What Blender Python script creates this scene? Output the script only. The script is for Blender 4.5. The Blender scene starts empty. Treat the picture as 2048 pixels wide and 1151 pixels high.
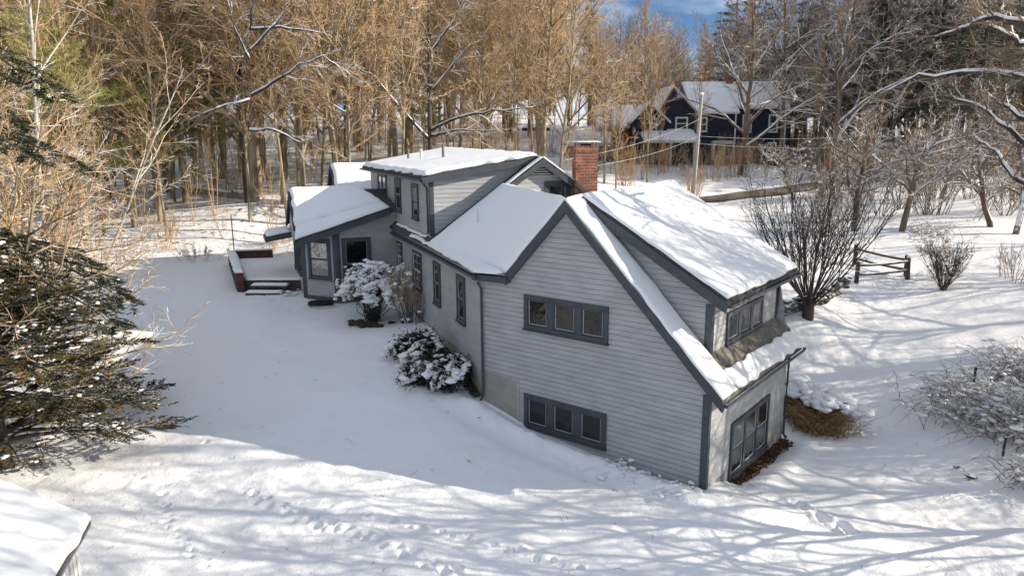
import bpy, math, random
import numpy as np
from mathutils import Vector, Matrix
R_ = math.radians
# ------------------------------------------------------------------ camera, sky, sun, exposure
scene = bpy.context.scene
COL = scene.collection
F, TH, H, ROLL = 1451.5, 0.2018, 10.2887, 0.0057
cd = bpy.data.cameras.new('camera'); cam = bpy.data.objects.new('camera', cd); COL.objects.link(cam)
cd.sensor_width = 36; cd.lens = F/2048*36; cd.clip_end = 3000; cd.clip_start = .1
cam.matrix_world = Matrix.Translation((0, 0, H)) @ Matrix.Rotation(math.pi/2-TH, 4, 'X') @ Matrix.Rotation(-ROLL, 4, 'Z')
scene.camera = cam
scene.render.resolution_x, scene.render.resolution_y = 1024, 575
SUN_EL, SUN_DIR = R_(22.5), Vector((1.0, -0.01, 0)).normalized()
S = Vector((SUN_DIR.x*math.cos(SUN_EL), SUN_DIR.y*math.cos(SUN_EL), math.sin(SUN_EL)))
sd = bpy.data.lights.new('sun', 'SUN'); sd.energy = 5.0; sd.angle = R_(.4); sd.color = (1, .89, .74)
sun = bpy.data.objects.new('sun', sd); COL.objects.link(sun)
sun.rotation_euler = S.to_track_quat('Z', 'Y').to_euler()
w = bpy.data.worlds.new('World'); scene.world = w; w.use_nodes = True
nt = w.node_tree; nt.nodes.clear()
out = nt.nodes.new('ShaderNodeOutputWorld'); bg = nt.nodes.new('ShaderNodeBackground')
sky = nt.nodes.new('ShaderNodeTexSky'); sky.sky_type = 'NISHITA'; sky.sun_disc = False
sky.sun_elevation = SUN_EL; sky.sun_rotation = R_(90)
tc = nt.nodes.new('ShaderNodeTexCoord'); mp = nt.nodes.new('ShaderNodeMapping'); mp.inputs['Scale'].default_value = (1.3, 1.3, 4.5); mp.inputs['Location'].default_value = (11.9, 6.3, 0)
nz = nt.nodes.new('ShaderNodeTexNoise'); nz.inputs['Scale'].default_value = 2.6; nz.inputs['Detail'].default_value = 7
cr = nt.nodes.new('ShaderNodeValToRGB'); cr.color_ramp.elements[0].position = .40; cr.color_ramp.elements[1].position = .62
mx = nt.nodes.new('ShaderNodeMixRGB'); mx.inputs[2].default_value = (6.35, 6.8, 7.35, 1)
nt.links.new(tc.outputs['Generated'], mp.inputs[0]); nt.links.new(mp.outputs[0], nz.inputs['Vector'])
nt.links.new(nz.outputs['Fac'], cr.inputs[0]); nt.links.new(cr.outputs[0], mx.inputs[0])
sx = nt.nodes.new('ShaderNodeVectorMath'); sx.operation = 'MULTIPLY_ADD'; sx.inputs[1].default_value = (1, 1, 1.9); sx.inputs[2].default_value = (0, 0, .16)
nt.links.new(tc.outputs['Generated'], sx.inputs[0]); nt.links.new(sx.outputs[0], sky.inputs[0])
hs = nt.nodes.new('ShaderNodeHueSaturation'); hs.inputs['Saturation'].default_value = 1.3; hs.inputs['Value'].default_value = 1.1
nt.links.new(sky.outputs[0], hs.inputs['Color']); nt.links.new(hs.outputs[0], mx.inputs[1]); nt.links.new(mx.outputs[0], bg.inputs[0])
bg.inputs[1].default_value = .098; nt.links.new(bg.outputs[0], out.inputs[0])
scene.view_settings.view_transform = 'Standard'; scene.view_settings.look = 'None'
scene.view_settings.exposure = .63; scene.view_settings.gamma = 1
scene.render.engine = 'CYCLES'

# ------------------------------------------------------------------ frames of the house
P0 = np.array([5.7586, 20.091]); g = np.array([math.cos(2.4768), math.sin(2.4768)]); n = np.array([g[1], -g[0]])
A = np.array([math.cos(1.9461), math.sin(1.9461)]); M = np.array([A[1], -A[0]]); PL = P0 + g*8.7468
def G(s, z, o=0): q = P0+g*s-n*o; return (q[0], q[1], z)          # gable wall, o = outwards
def RW(t, z, o=0): q = P0+n*t-g*o; return (q[0], q[1], z)         # right hand wall
def LP(m, t, z): q = PL+A*t+M*m; return (q[0], q[1], z)           # left wing plan
def BS(s, t, z): q = P0+g*s+n*t; return (q[0], q[1], z)           # near wing plan
def ray(px, py):
    X = px-1024; Y = 575.5-py; c, s = math.cos(ROLL), math.sin(ROLL)
    u = c*X+s*Y; v = -s*X+c*Y
    return np.array([u, F*math.cos(TH)+v*math.sin(TH), -F*math.sin(TH)+v*math.cos(TH)])/F
def at(px, py, D):
    r = ray(px, py); q = r*D/r[1]; return (float(q[0]), D, float(q[2]+H))

# ------------------------------------------------------------------ terrain
CTRL = [(5.76,20.09,0),(2.95,22.3,.09),(.2,24.4,.5),(-1.1,25.5,.9),(-2.6,29.2,1.5),(-4.1,33,1.9),(-6.1,38.2,2.1),
 (6.8,21.4,-.4),(10.1,25.6,-.76),(.5,20.2,0),(4,20.1,0),(-2.8,20.6,.3),(-7.4,21.5,.8),(-3.5,16.6,.2),(0,15.7,0),(5.1,17,-.2),
 (-8.6,18.4,.6),(-12.8,21.1,.9),(-11.6,15.6,.8),(9,17.6,-.5),(12.7,16.4,-.4),(10.6,21.1,-.6),(16.2,21.5,-.3),(11.4,25.1,-.8),
 (13.8,31.1,-.4),(19.6,26.6,.3),(19.2,32.4,.6),(14.4,34.2,1.6),(17.5,35.4,1.3),(24.8,34.4,1.5),(18.7,38.6,2.5),(21.7,39.4,2.6),
 (23,37.6,2.2),(30.5,43.1,3.6),(26,48.3,4.2),(21.2,53.1,4),(17.8,60.5,4),(16.4,66.1,4.8),(37.4,62.2,5),(40.7,58.3,5.3),
 (25,76.8,7),(17.6,93.5,7.5),(41.1,89.2,7),(59.6,86.2,7),(-14.8,29.8,1.8),(-9,26.9,1.5),(-7.9,34.4,1.7),(-10.8,37,2),
 (-19.1,42.4,2.2),(-24.1,37,2.2),(-25.6,47.5,2.6),(-21.2,53.4,3.1),(-17.8,55.3,3.2),(-20.7,60.1,5.3),(-26.9,53.6,3.3),
 (-34.9,61.5,4.4),(-58,95,8),(-42.3,86.1,7.4),(-23.3,85.2,8),(-1.2,85,9.2),(8,60,5.6),(-5,60,5.4),(-12,56,4.6),(-5,130,13.6),(-40,130,13.6),(-70,120,12.6),(25,130,12.5),(70,125,10),
 (-50,40,3),(-40,20,2),(-30,8,1),(0,0,.2),(0,-30,0),(30,5,-.3),(45,20,0),(60,45,3.5),(40,-20,0),(-40,-25,1),
 (0,220,15),(-120,200,16),(120,200,12),(-160,80,9),(160,80,7),(160,-30,1),(-160,-40,2),(0,-160,0)]
CP = np.array(CTRL)
def _k(r2): return np.where(r2 > 0, r2*np.log(r2+1e-12), 0)
def _solve():
    N = len(CP); d2 = ((CP[:, None, :2]-CP[None, :, :2])**2).sum(2)/1e4
    K = _k(d2)+np.eye(N)*2e-6
    P = np.c_[np.ones(N), CP[:, :2]/100]
    return np.linalg.solve(np.block([[K, P], [P.T, np.zeros((3, 3))]]), np.r_[CP[:, 2], 0, 0, 0])
_W = _solve()
def TZ(x, y):
    x = np.asarray(x, float); y = np.asarray(y, float); r = np.full(x.shape, _W[-3])+_W[-2]*x/100+_W[-1]*y/100
    for i in range(len(CP)): r = r+_W[i]*_k(((x-CP[i, 0])**2+(y-CP[i, 1])**2)/1e4)
    return r
def tz(x, y): return float(TZ(np.array([x]), np.array([y]))[0])
def gx(px, D): r = ray(px, 278); x = float(r[0]/r[1]*D); return (x, D, tz(x, D))
def gp(px, py):                                                     # where a sight line meets the ground
    r = ray(px, py); k = 12.
    while k < 260:
        p = r*k
        if p[2]+H < tz(p[0], p[1]): break
        k += .25
    return (float(p[0]), float(p[1]), tz(p[0], p[1]))
def vn(x, y, sc, seed=0):
    x = x/sc+1000.; y = y/sc+1000.; xi = np.floor(x).astype(np.int64); yi = np.floor(y).astype(np.int64); fx = x-xi; fy = y-yi
    fx = fx*fx*(3-2*fx); fy = fy*fy*(3-2*fy)
    def h(a, b):
        v = np.sin(a*127.1+b*311.7+seed*74.7)*43758.5453; return v-np.floor(v)
    return (h(xi, yi)*(1-fx)*(1-fy)+h(xi+1, yi)*fx*(1-fy)+h(xi, yi+1)*(1-fx)*fy+h(xi+1, yi+1)*fx*fy)-.5

# ------------------------------------------------------------------ materials
def mat(name, col, rough=.8, spec=.3):
    m = bpy.data.materials.new(name); m.use_nodes = True; b = m.node_tree.nodes['Principled BSDF']
    b.inputs['Base Color'].default_value = (*col, 1); b.inputs['Roughness'].default_value = rough
    b.inputs['Specular IOR Level'].default_value = spec
    return m, m.node_tree, b
def nn(t, typ, **kw):
    x = t.nodes.new(typ)
    for k, v in kw.items():
        if k in x.inputs: x.inputs[k].default_value = v
        else: setattr(x, k, v)
    return x
def noisecol(name, c1, c2, scale=4, rough=.8, bump=.0, bscale=30, lo=.35, hi=.65, coord='Object', spec=.3, stretch=(1, 1, 1)):
    m, t, b = mat(name, c1, rough, spec)
    tcn = nn(t, 'ShaderNodeTexCoord'); mpn = nn(t, 'ShaderNodeMapping'); mpn.inputs['Scale'].default_value = stretch
    t.links.new(tcn.outputs[coord], mpn.inputs[0])
    z = nn(t, 'ShaderNodeTexNoise', Scale=scale, Detail=6.0); t.links.new(mpn.outputs[0], z.inputs['Vector'])
    r = nn(t, 'ShaderNodeValToRGB'); r.color_ramp.elements[0].position = lo; r.color_ramp.elements[1].position = hi
    r.color_ramp.elements[0].color = (*c1, 1); r.color_ramp.elements[1].color = (*c2, 1)
    t.links.new(z.outputs['Fac'], r.inputs[0]); t.links.new(r.outputs[0], b.inputs['Base Color'])
    if bump:
        z2 = nn(t, 'ShaderNodeTexNoise', Scale=bscale, Detail=5.0); t.links.new(mpn.outputs[0], z2.inputs['Vector'])
        bn = nn(t, 'ShaderNodeBump', Strength=bump, Distance=.05); t.links.new(z2.outputs['Fac'], bn.inputs['Height'])
        t.links.new(bn.outputs[0], b.inputs['Normal'])
    return m
def snowy(m, thr=.45, soft=.15, nscale=3., amount=.5):
    """snow lying on whatever faces up"""
    t = m.node_tree; b = t.nodes['Principled BSDF']; src = b.inputs['Base Color'].links
    ge = nn(t, 'ShaderNodeNewGeometry'); sp = nn(t, 'ShaderNodeSeparateXYZ'); t.links.new(ge.outputs['True Normal'], sp.inputs[0])
    z = nn(t, 'ShaderNodeTexNoise', Scale=nscale, Detail=3.0); t.links.new(ge.outputs['Position'], z.inputs['Vector'])
    a = nn(t, 'ShaderNodeMath', operation='MULTIPLY_ADD'); t.links.new(z.outputs['Fac'], a.inputs[0]); a.inputs[1].default_value = amount*2; a.inputs[2].default_value = -amount
    s = nn(t, 'ShaderNodeMath', operation='ADD'); t.links.new(sp.outputs[2], s.inputs[0]); t.links.new(a.outputs[0], s.inputs[1])
    mr = nn(t, 'ShaderNodeMapRange'); mr.inputs[1].default_value = thr; mr.inputs[2].default_value = thr+soft; t.links.new(s.outputs[0], mr.inputs[0])
    mc = nn(t, 'ShaderNodeMixRGB'); mc.inputs[2].default_value = (.84, .85, .86, 1); t.links.new(mr.outputs[0], mc.inputs[0])
    if src: t.links.new(src[0].from_socket, mc.inputs[1])
    else: mc.inputs[1].default_value = b.inputs['Base Color'].default_value
    t.links.new(mc.outputs[0], b.inputs['Base Color'])
    return m
def snow_mat(name, b1, s1, b2, s2, b3=0):
    m, t, b = mat(name, (.86, .865, .875), .75, .25)
    ge = nn(t, 'ShaderNodeNewGeometry')
    z1 = nn(t, 'ShaderNodeTexNoise', Scale=s1, Detail=8.0); z1.inputs['Roughness'].default_value = .6; z2 = nn(t, 'ShaderNodeTexNoise', Scale=s2, Detail=4.0)
    t.links.new(ge.outputs['Position'], z1.inputs['Vector']); t.links.new(ge.outputs['Position'], z2.inputs['Vector'])
    bn = nn(t, 'ShaderNodeBump', Strength=b1, Distance=.1); bn2 = nn(t, 'ShaderNodeBump', Strength=b2, Distance=.03)
    t.links.new(z1.outputs['Fac'], bn.inputs['Height']); t.links.new(z2.outputs['Fac'], bn2.inputs['Height'])
    t.links.new(bn.outputs[0], bn2.inputs['Normal']); t.links.new(bn2.outputs[0], b.inputs['Normal'])
    return m
MT = {}
MT['ground'] = snow_mat('ground_snow', .55, 1.6, .5, 14)
MT['snow'] = snow_mat('roof_snow', .18, 1.2, .15, 12)
MT['fluff'] = snow_mat('branch_snow', .3, 8, .3, 40)
# leaf litter and twigs showing through the snow on the wooded bank
def litter(m):
    t = m.node_tree; b = t.nodes['Principled BSDF']; ge = nn(t, 'ShaderNodeNewGeometry'); at_ = nn(t, 'ShaderNodeAttribute'); at_.attribute_name = 'litter'
    z = nn(t, 'ShaderNodeTexNoise', Scale=2.2, Detail=9.0); z.inputs['Roughness'].default_value = .75; t.links.new(ge.outputs['Position'], z.inputs['Vector'])
    mu = nn(t, 'ShaderNodeMath', operation='MULTIPLY_ADD'); t.links.new(at_.outputs['Fac'], mu.inputs[0]); mu.inputs[1].default_value = .26; mu.inputs[2].default_value = 0
    ad = nn(t, 'ShaderNodeMath', operation='ADD'); t.links.new(mu.outputs[0], ad.inputs[0]); t.links.new(z.outputs['Fac'], ad.inputs[1])
    mr = nn(t, 'ShaderNodeMapRange'); mr.inputs[1].default_value = .80; mr.inputs[2].default_value = .86; t.links.new(ad.outputs[0], mr.inputs[0])
    z2 = nn(t, 'ShaderNodeTexNoise', Scale=9.0); t.links.new(ge.outputs['Position'], z2.inputs['Vector'])
    r = nn(t, 'ShaderNodeValToRGB'); r.color_ramp.elements[0].color = (.10, .055, .03, 1); r.color_ramp.elements[1].color = (.34, .2, .1, 1); t.links.new(z2.outputs['Fac'], r.inputs[0])
    mc = nn(t, 'ShaderNodeMixRGB'); mc.inputs[1].default_value = (.86, .865, .875, 1); t.links.new(mr.outputs[0], mc.inputs[0]); t.links.new(r.outputs[0], mc.inputs[2])
    t.links.new(mc.outputs[0], b.inputs['Base Color'])
litter(MT['ground'])
MT['siding'] = noisecol('grey_clapboard', (.355, .366, .375), (.42, .43, .44), 1.2, .55, .08, 25, stretch=(1, 1, 4))
def joints(m):
    t = m.node_tree; b = t.nodes['Principled BSDF']; src = b.inputs['Base Color'].links[0].from_socket
    tc_ = nn(t, 'ShaderNodeTexCoord'); sp = nn(t, 'ShaderNodeSeparateXYZ'); t.links.new(tc_.outputs['Object'], sp.inputs[0])
    ad = nn(t, 'ShaderNodeMath', operation='SUBTRACT'); t.links.new(sp.outputs[0], ad.inputs[0]); t.links.new(sp.outputs[1], ad.inputs[1]); cb = nn(t, 'ShaderNodeCombineXYZ'); t.links.new(ad.outputs[0], cb.inputs[0]); t.links.new(sp.outputs[2], cb.inputs[1])
    br = nn(t, 'ShaderNodeTexBrick', Scale=1.0); br.offset = .37; br.offset_frequency = 3; br.inputs['Brick Width'].default_value = 3.3; br.inputs['Row Height'].default_value = .17; br.inputs['Mortar Size'].default_value = .007; br.inputs['Mortar Smooth'].default_value = .3
    br.inputs['Color1'].default_value = (1, 1, 1, 1); br.inputs['Color2'].default_value = (.965, .965, .97, 1); br.inputs['Mortar'].default_value = (.88, .88, .88, 1); t.links.new(cb.outputs[0], br.inputs['Vector'])
    z = nn(t, 'ShaderNodeTexNoise', Scale=.7, Detail=7.0); t.links.new(tc_.outputs['Object'], z.inputs['Vector']); mr = nn(t, 'ShaderNodeMapRange'); mr.inputs[1].default_value = .3; mr.inputs[2].default_value = .7; mr.inputs[3].default_value = .95; mr.inputs[4].default_value = 1.05; t.links.new(z.outputs['Fac'], mr.inputs[0])
    m1 = nn(t, 'ShaderNodeMixRGB', blend_type='MULTIPLY'); m1.inputs[0].default_value = 1; t.links.new(src, m1.inputs[1]); t.links.new(br.outputs['Color'], m1.inputs[2])
    m2 = nn(t, 'ShaderNodeMixRGB', blend_type='MULTIPLY'); m2.inputs[0].default_value = 1; t.links.new(m1.outputs[0], m2.inputs[1]); t.links.new(mr.outputs[0], m2.inputs[2]); t.links.new(m2.outputs[0], b.inputs['Base Color'])
joints(MT['siding'])
MT['trim'] = noisecol('dark_grey_trim', (.052, .061, .072), (.068, .078, .09), 3, .5, .05)
MT['trim_l'] = noisecol('light_sash', (.5, .5, .5), (.6, .6, .6), 3, .5)
MT['conc'] = noisecol('foundation_concrete', (.27, .265, .235), (.38, .37, .33), 1.5, .9, .2, 20)
MT['shingle'] = noisecol('asphalt_shingle', (.045, .047, .05), (.10, .10, .105), 8, .9, .4, 30)
MT['shingle_b'] = noisecol('weathered_shingle', (.12, .11, .095), (.25, .235, .2), 6, .9, .4, 30)
MT['metal'] = noisecol('grey_pipe', (.12, .13, .14), (.18, .19, .2), 5, .4)
MT['pipe_w'] = noisecol('white_pipe', (.6, .6, .58), (.7, .7, .68), 5, .5)
MT['wood'] = noisecol('dark_weathered_wood', (.045, .036, .03), (.11, .09, .075), 5, .9, .3, 20)
MT['wood_l'] = noisecol('pale_weathered_wood', (.28, .25, .2), (.42, .38, .31), 4, .9, .3, 20, stretch=(1, 1, .3))
MT['navy'] = noisecol('navy_clapboard', (.006, .009, .024), (.012, .017, .038), 2, .6)
MT['white'] = noisecol('white_paint', (.5, .5, .5), (.62, .62, .61), 3, .6)
MT['orange'] = noisecol('rust_red_wall', (.30, .10, .04), (.42, .16, .07), 3, .8)
MT['road'] = noisecol('wet_asphalt_road', (.085, .07, .055), (.2, .17, .14), .7, .85, .2, 15)
MT['leaves'] = noisecol('brown_oak_leaves', (.05, .029, .019), (.19, .105, .06), 14, .8, 0, 30)
MT['straw'] = noisecol('tawny_grass', (.13, .075, .035), (.5, .32, .15), 9, .8)
MT['stone'] = noisecol('dry_stone', (.06, .055, .05), (.17, .16, .145), 3, .9, .5, 12); snowy(MT['stone'], .7, .1, 2, .4)
MT['dirt'] = noisecol('bare_soil', (.03, .022, .016), (.09, .065, .045), 5, .9, .4, 20)
MT['carpaint'] = noisecol('silver_car_paint', (.35, .38, .37), (.4, .43, .42), 2, .35); MT['cardark'] = noisecol('dark_car_paint', (.02, .022, .025), (.03, .032, .035), 2, .3)
MT['rubber'] = noisecol('black_rubber', (.015, .015, .015), (.03, .03, .03), 5, .8)
def glass(name, wav=.0, base=(.012, .014, .017)):
    m, t, b = mat(name, base, .04, .5); b.inputs['IOR'].default_value = 1.5
    if wav:
        ge = nn(t, 'ShaderNodeNewGeometry'); z = nn(t, 'ShaderNodeTexNoise', Scale=2.2, Detail=1.0); z.inputs['Distortion'].default_value = 1.8
        t.links.new(ge.outputs['Position'], z.inputs['Vector']); bn = nn(t, 'ShaderNodeBump', Strength=wav, Distance=.2)
        t.links.new(z.outputs['Fac'], bn.inputs['Height']); t.links.new(bn.outputs[0], b.inputs['Normal'])
    return m
MT['glass'] = glass('window_glass', .05); MT['film'] = glass('filmed_glass', .05, (.010, .011, .013)); MT['film'].node_tree.nodes['Principled BSDF'].inputs['Specular IOR Level'].default_value = .55; MT['glass_b'] = glass('bright_glass', .03); MT['dark'] = glass('dark_opening', 0, (.006, .006, .007))
MT['dark'].node_tree.nodes['Principled BSDF'].inputs['Specular IOR Level'].default_value = .2
MT['glass_b'].node_tree.nodes['Principled BSDF'].inputs['IOR'].default_value = 2.1
MT['glass_b'].node_tree.nodes['Principled BSDF'].inputs['Specular IOR Level'].default_value = 1
def brick_mat(dk=1.5):
    m, t, b = mat('red_brick', (.3, .1, .05), .9, .2)
    ge = nn(t, 'ShaderNodeTexCoord'); sp = nn(t, 'ShaderNodeSeparateXYZ'); t.links.new(ge.outputs['Object'], sp.inputs[0])
    ad = nn(t, 'ShaderNodeMath', operation='ADD'); t.links.new(sp.outputs[0], ad.inputs[0]); t.links.new(sp.outputs[1], ad.inputs[1])
    cb = nn(t, 'ShaderNodeCombineXYZ'); t.links.new(ad.outputs[0], cb.inputs[0]); t.links.new(sp.outputs[2], cb.inputs[1])
    br = nn(t, 'ShaderNodeTexBrick', Scale=1.0); br.inputs['Brick Width'].default_value = .36; br.inputs['Row Height'].default_value = .135; br.inputs['Mortar Size'].default_value = .012
    br.inputs['Color1'].default_value = (.31, .125, .08, 1); br.inputs['Color2'].default_value = (.19, .075, .05, 1); br.inputs['Mortar'].default_value = (.36, .27, .22, 1)
    t.links.new(cb.outputs[0], br.inputs['Vector'])
    z = nn(t, 'ShaderNodeTexNoise', Scale=2.5, Detail=5.0); t.links.new(ge.outputs['Object'], z.inputs['Vector'])
    mu = nn(t, 'ShaderNodeMixRGB', blend_type='MULTIPLY'); mu.inputs[0].default_value = .85; t.links.new(br.outputs['Color'], mu.inputs[1]); t.links.new(z.outputs['Fac'], mu.inputs[2])
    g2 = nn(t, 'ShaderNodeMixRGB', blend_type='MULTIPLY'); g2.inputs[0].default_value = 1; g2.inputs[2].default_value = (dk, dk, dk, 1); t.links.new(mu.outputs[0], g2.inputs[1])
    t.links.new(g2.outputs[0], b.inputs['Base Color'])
    bn = nn(t, 'ShaderNodeBump', Strength=.4, Distance=.02, invert=True); t.links.new(br.outputs['Fac'], bn.inputs['Height']); t.links.new(bn.outputs[0], b.inputs['Normal'])
    return m
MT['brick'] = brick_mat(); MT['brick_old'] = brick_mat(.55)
def bark(name, c1, c2, thr, amt, soft=.15, nscale=3.): return snowy(noisecol(name, c1, c2, 2.5, .9, .3, 18, stretch=(1, 1, .3)), thr, soft, nscale, amt)
MT['bark'] = bark('grey_brown_bark', (.15, .12, .082), (.36, .295, .205), .66, .55, .1, .9)
MT['twig'] = bark('brown_twigs', (.33, .215, .115), (.56, .385, .21), .68, .6, .12, .8)
MT['bark_s'] = bark('snow_laden_bark', (.09, .07, .055), (.21, .165, .125), .22, .3)
MT['twig_s'] = bark('snow_laden_twigs', (.14, .10, .07), (.32, .225, .15), .36, .5)
MT['twig_o'] = noisecol('orange_brown_twigs', (.27, .18, .10), (.42, .30, .18), 3, .9)
MT['bark_d'] = bark('dark_bark', (.035, .03, .026), (.09, .075, .062), .75, .35)
MT['birch'] = noisecol('white_birch_bark', (.36, .33, .28), (.58, .54, .47), 3, .8, .2, 12, stretch=(1, 1, 2))
MT['pine'] = snowy(noisecol('pine_needles', (.19, .195, .05), (.36, .34, .11), .5, .7), .93, .05, 1.2, .5)
MT['pine_d'] = snowy(noisecol('dark_needles', (.03, .045, .018), (.10, .11, .035), .7, .7), .80, .06, 1.5, .45)
MT['cedar'] = noisecol('cedar_sprays', (.014, .018, .009), (.15, .10, .03), .9, .8, lo=.40, hi=.68)
MT['hem'] = noisecol('hemlock_sprays', (.010, .016, .009), (.035, .045, .018), .7, .7)
MT['rhodo'] = noisecol('dark_evergreen_leaves', (.006, .011, .007), (.02, .03, .015), 3, .5)

# ------------------------------------------------------------------ mesh building and tagging
ORG = {}
class MB:
    def __init__(s): s.v = []; s.f = []; s.n = 0
    def add(s, verts, faces):
        k = s.n; s.v.extend([tuple(map(float, p)) for p in verts]); s.f.extend([tuple(i+k for i in f) for f in faces]); s.n += len(verts)
    def hexa(s, b, t): s.add(list(b)+list(t), [(3, 2, 1, 0), (4, 5, 6, 7), (0, 1, 5, 4), (1, 2, 6, 5), (2, 3, 7, 6), (3, 0, 4, 7)])
    def box(s, fn, a0, a1, z0, z1, o0, o1): # fn(a, z, o)
        s.hexa([fn(a0, z0, o0), fn(a1, z0, o0), fn(a1, z0, o1), fn(a0, z0, o1)], [fn(a0, z1, o0), fn(a1, z1, o0), fn(a1, z1, o1), fn(a0, z1, o1)])
    def cube(s, x0, x1, y0, y1, z0, z1): s.box(lambda a, z, o: (a, o, z), x0, x1, z0, z1, y0, y1)
    def slab(s, pts, th): # polygon (top) thickened downward
        N = len(pts); lo = [(p[0], p[1], p[2]-th) for p in pts]
        s.add(list(pts)+lo, [tuple(range(N)), tuple(range(2*N-1, N-1, -1))]+[(i, i+N, (i+1) % N+N, (i+1) % N) for i in range(N)])
    def board(s, p, q, out, th, drop): # fascia: hangs below the line p-q, thickness along out
        ox, oy = out[0]*th, out[1]*th
        s.hexa([(p[0], p[1], p[2]-drop), (q[0], q[1], q[2]-drop), (q[0]+ox, q[1]+oy, q[2]-drop), (p[0]+ox, p[1]+oy, p[2]-drop)],
               [p, q, (q[0]+ox, q[1]+oy, q[2]), (p[0]+ox, p[1]+oy, p[2])])
    def tube(s, pts, rad, k=6, cap=True):
        P = np.array(pts, float); N = len(P); T = np.gradient(P, axis=0); T /= (np.linalg.norm(T, axis=1)[:, None]+1e-9)
        ref = np.array([0, 0, 1.]) if abs(T[0][2]) < .8 else np.array([1., 0, 0])
        U = np.cross(T, ref); U /= (np.linalg.norm(U, axis=1)[:, None]+1e-9); V = np.cross(T, U)
        a = np.arange(k)*2*math.pi/k; r = np.asarray(rad, float)*np.ones(N)
        W = P[:, None, :]+r[:, None, None]*(np.cos(a)[None, :, None]*U[:, None, :]+np.sin(a)[None, :, None]*V[:, None, :])
        fs = []
        for i in range(N-1):
            for j in range(k):
                j2 = (j+1) % k; fs.append((i*k+j, i*k+j2, (i+1)*k+j2, (i+1)*k+j))
        if cap: fs += [tuple(range(k-1, -1, -1)), tuple(range((N-1)*k, N*k))]
        b0 = s.n; s.v.extend(map(tuple, W.reshape(-1, 3).tolist())); s.f.extend([tuple(i+b0 for i in f) for f in fs]); s.n += N*k
    def build(s, name, m, parent=None, smooth=False, org=None):
        me = bpy.data.meshes.new(name)
        root = parent
        while root is not None and root.parent is not None: root = root.parent
        o_ = ORG.get(root.name, (0, 0, 0)) if root is not None else (org or (0, 0, 0))
        V = np.array(s.v, float)-np.array(o_)
        me.from_pydata(V.tolist(), [], s.f); me.update()
        if smooth: me.polygons.foreach_set('use_smooth', [True]*len(me.polygons))
        me.materials.append(MT[m] if isinstance(m, str) else m)
        o = bpy.data.objects.new(name, me); COL.objects.link(o)
        if parent: o.parent = parent
        elif org: o.location = org
        return o
def tag(o, label=None, cat=None, group=None, kind=None):
    if label: o['label'] = label
    if cat: o['category'] = cat
    if group: o['group'] = group
    if kind: o['kind'] = kind
    return o
def empty(name, loc, label=None, cat=None, group=None):
    o = bpy.data.objects.new(name, None); o.location = loc; o.empty_display_size = .3; COL.objects.link(o); ORG[o.name] = tuple(loc)
    return tag(o, label, cat, group)
def copy_tree(o, parent=None):
    c = o.copy(); COL.objects.link(c)
    if parent: c.parent = parent
    for ch in list(KIDS.get(o.name, [])): copy_tree(ch, c)
    return c
KIDS = {}
def kids(root):
    ch = [x for x in COL.objects if x.parent == root]; KIDS[root.name] = ch
    for c in ch: kids(c)

ICO = None
def ico():
    global ICO
    if ICO is None:
        p = (1+5**.5)/2
        v = [(-1, p, 0), (1, p, 0), (-1, -p, 0), (1, -p, 0), (0, -1, p), (0, 1, p), (0, -1, -p), (0, 1, -p), (p, 0, -1), (p, 0, 1), (-p, 0, -1), (-p, 0, 1)]
        f = [(0, 11, 5), (0, 5, 1), (0, 1, 7), (0, 7, 10), (0, 10, 11), (1, 5, 9), (5, 11, 4), (11, 10, 2), (10, 7, 6), (7, 1, 8), (3, 9, 4), (3, 4, 2), (3, 2, 6), (3, 6, 8), (3, 8, 9), (4, 9, 5), (2, 4, 11), (6, 2, 10), (8, 6, 7), (9, 8, 1)]
        v = [np.array(q)/np.linalg.norm(q) for q in v]; nf = []; c = {}
        def mid(a, b):
            k = (min(a, b), max(a, b))
            if k not in c: q = v[a]+v[b]; v.append(q/np.linalg.norm(q)); c[k] = len(v)-1
            return c[k]
        for a, b, d in f: x, y, z = mid(a, b), mid(b, d), mid(d, a); nf += [(a, x, z), (b, y, x), (d, z, y), (x, y, z)]
        ICO = (np.array(v), nf)
    return ICO
def blob(mb, c, r, sq, rng, jit=.22):
    v, f = ico(); r = np.array(r)*np.ones(3); q = v*(1+jit*(rng.rand(len(v), 1)-.5)*2)*r*np.array([1, 1, sq]); a = rng.rand()*6.28
    ca, sa = math.cos(a), math.sin(a); q = np.c_[q[:, 0]*ca-q[:, 1]*sa, q[:, 0]*sa+q[:, 1]*ca, q[:, 2]]+np.array(c)
    b0 = mb.n; mb.v.extend(map(tuple, q.tolist())); mb.f.extend([(x+b0, y+b0, z+b0) for x, y, z in f]); mb.n += len(q)

# ------------------------------------------------------------------ ground sheet
def lines(lo, hi, step, far, far2):
    a = list(np.arange(lo, hi, step)); s = step; x = a[-1]
    while x < far2: s *= 1.045; x += s; a.append(x)
    s = step; x = a[0]
    while x > far: s *= 1.045; x -= s; a.insert(0, x)
    return np.array(a)
GX = lines(-15, 17, .085, -420, 420); GY = lines(13.2, 31, .085, -260, 520)
XX, YY = np.meshgrid(GX, GY)
ZZ = TZ(XX, YY)
near = np.exp(-np.maximum(0, np.hypot(XX, YY-22)-25)/40)
ZZ = ZZ+.16*vn(XX, YY, 3.1, 1)+.09*vn(XX, YY, 1.2, 2)+near*(.03*vn(XX, YY, .45, 3)+.012*vn(XX, YY, .2, 4))
rough = np.clip(vn(XX, YY, 5, 9)*2.5, 0, 1)*np.clip((21.3-YY)/3, 0, 1)+np.clip((XX-9)/3, 0, 1)*.7
ZZ += near*rough*(.06*vn(XX, YY, .3, 12)+.05*vn(XX, YY, .16, 13))
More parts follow.
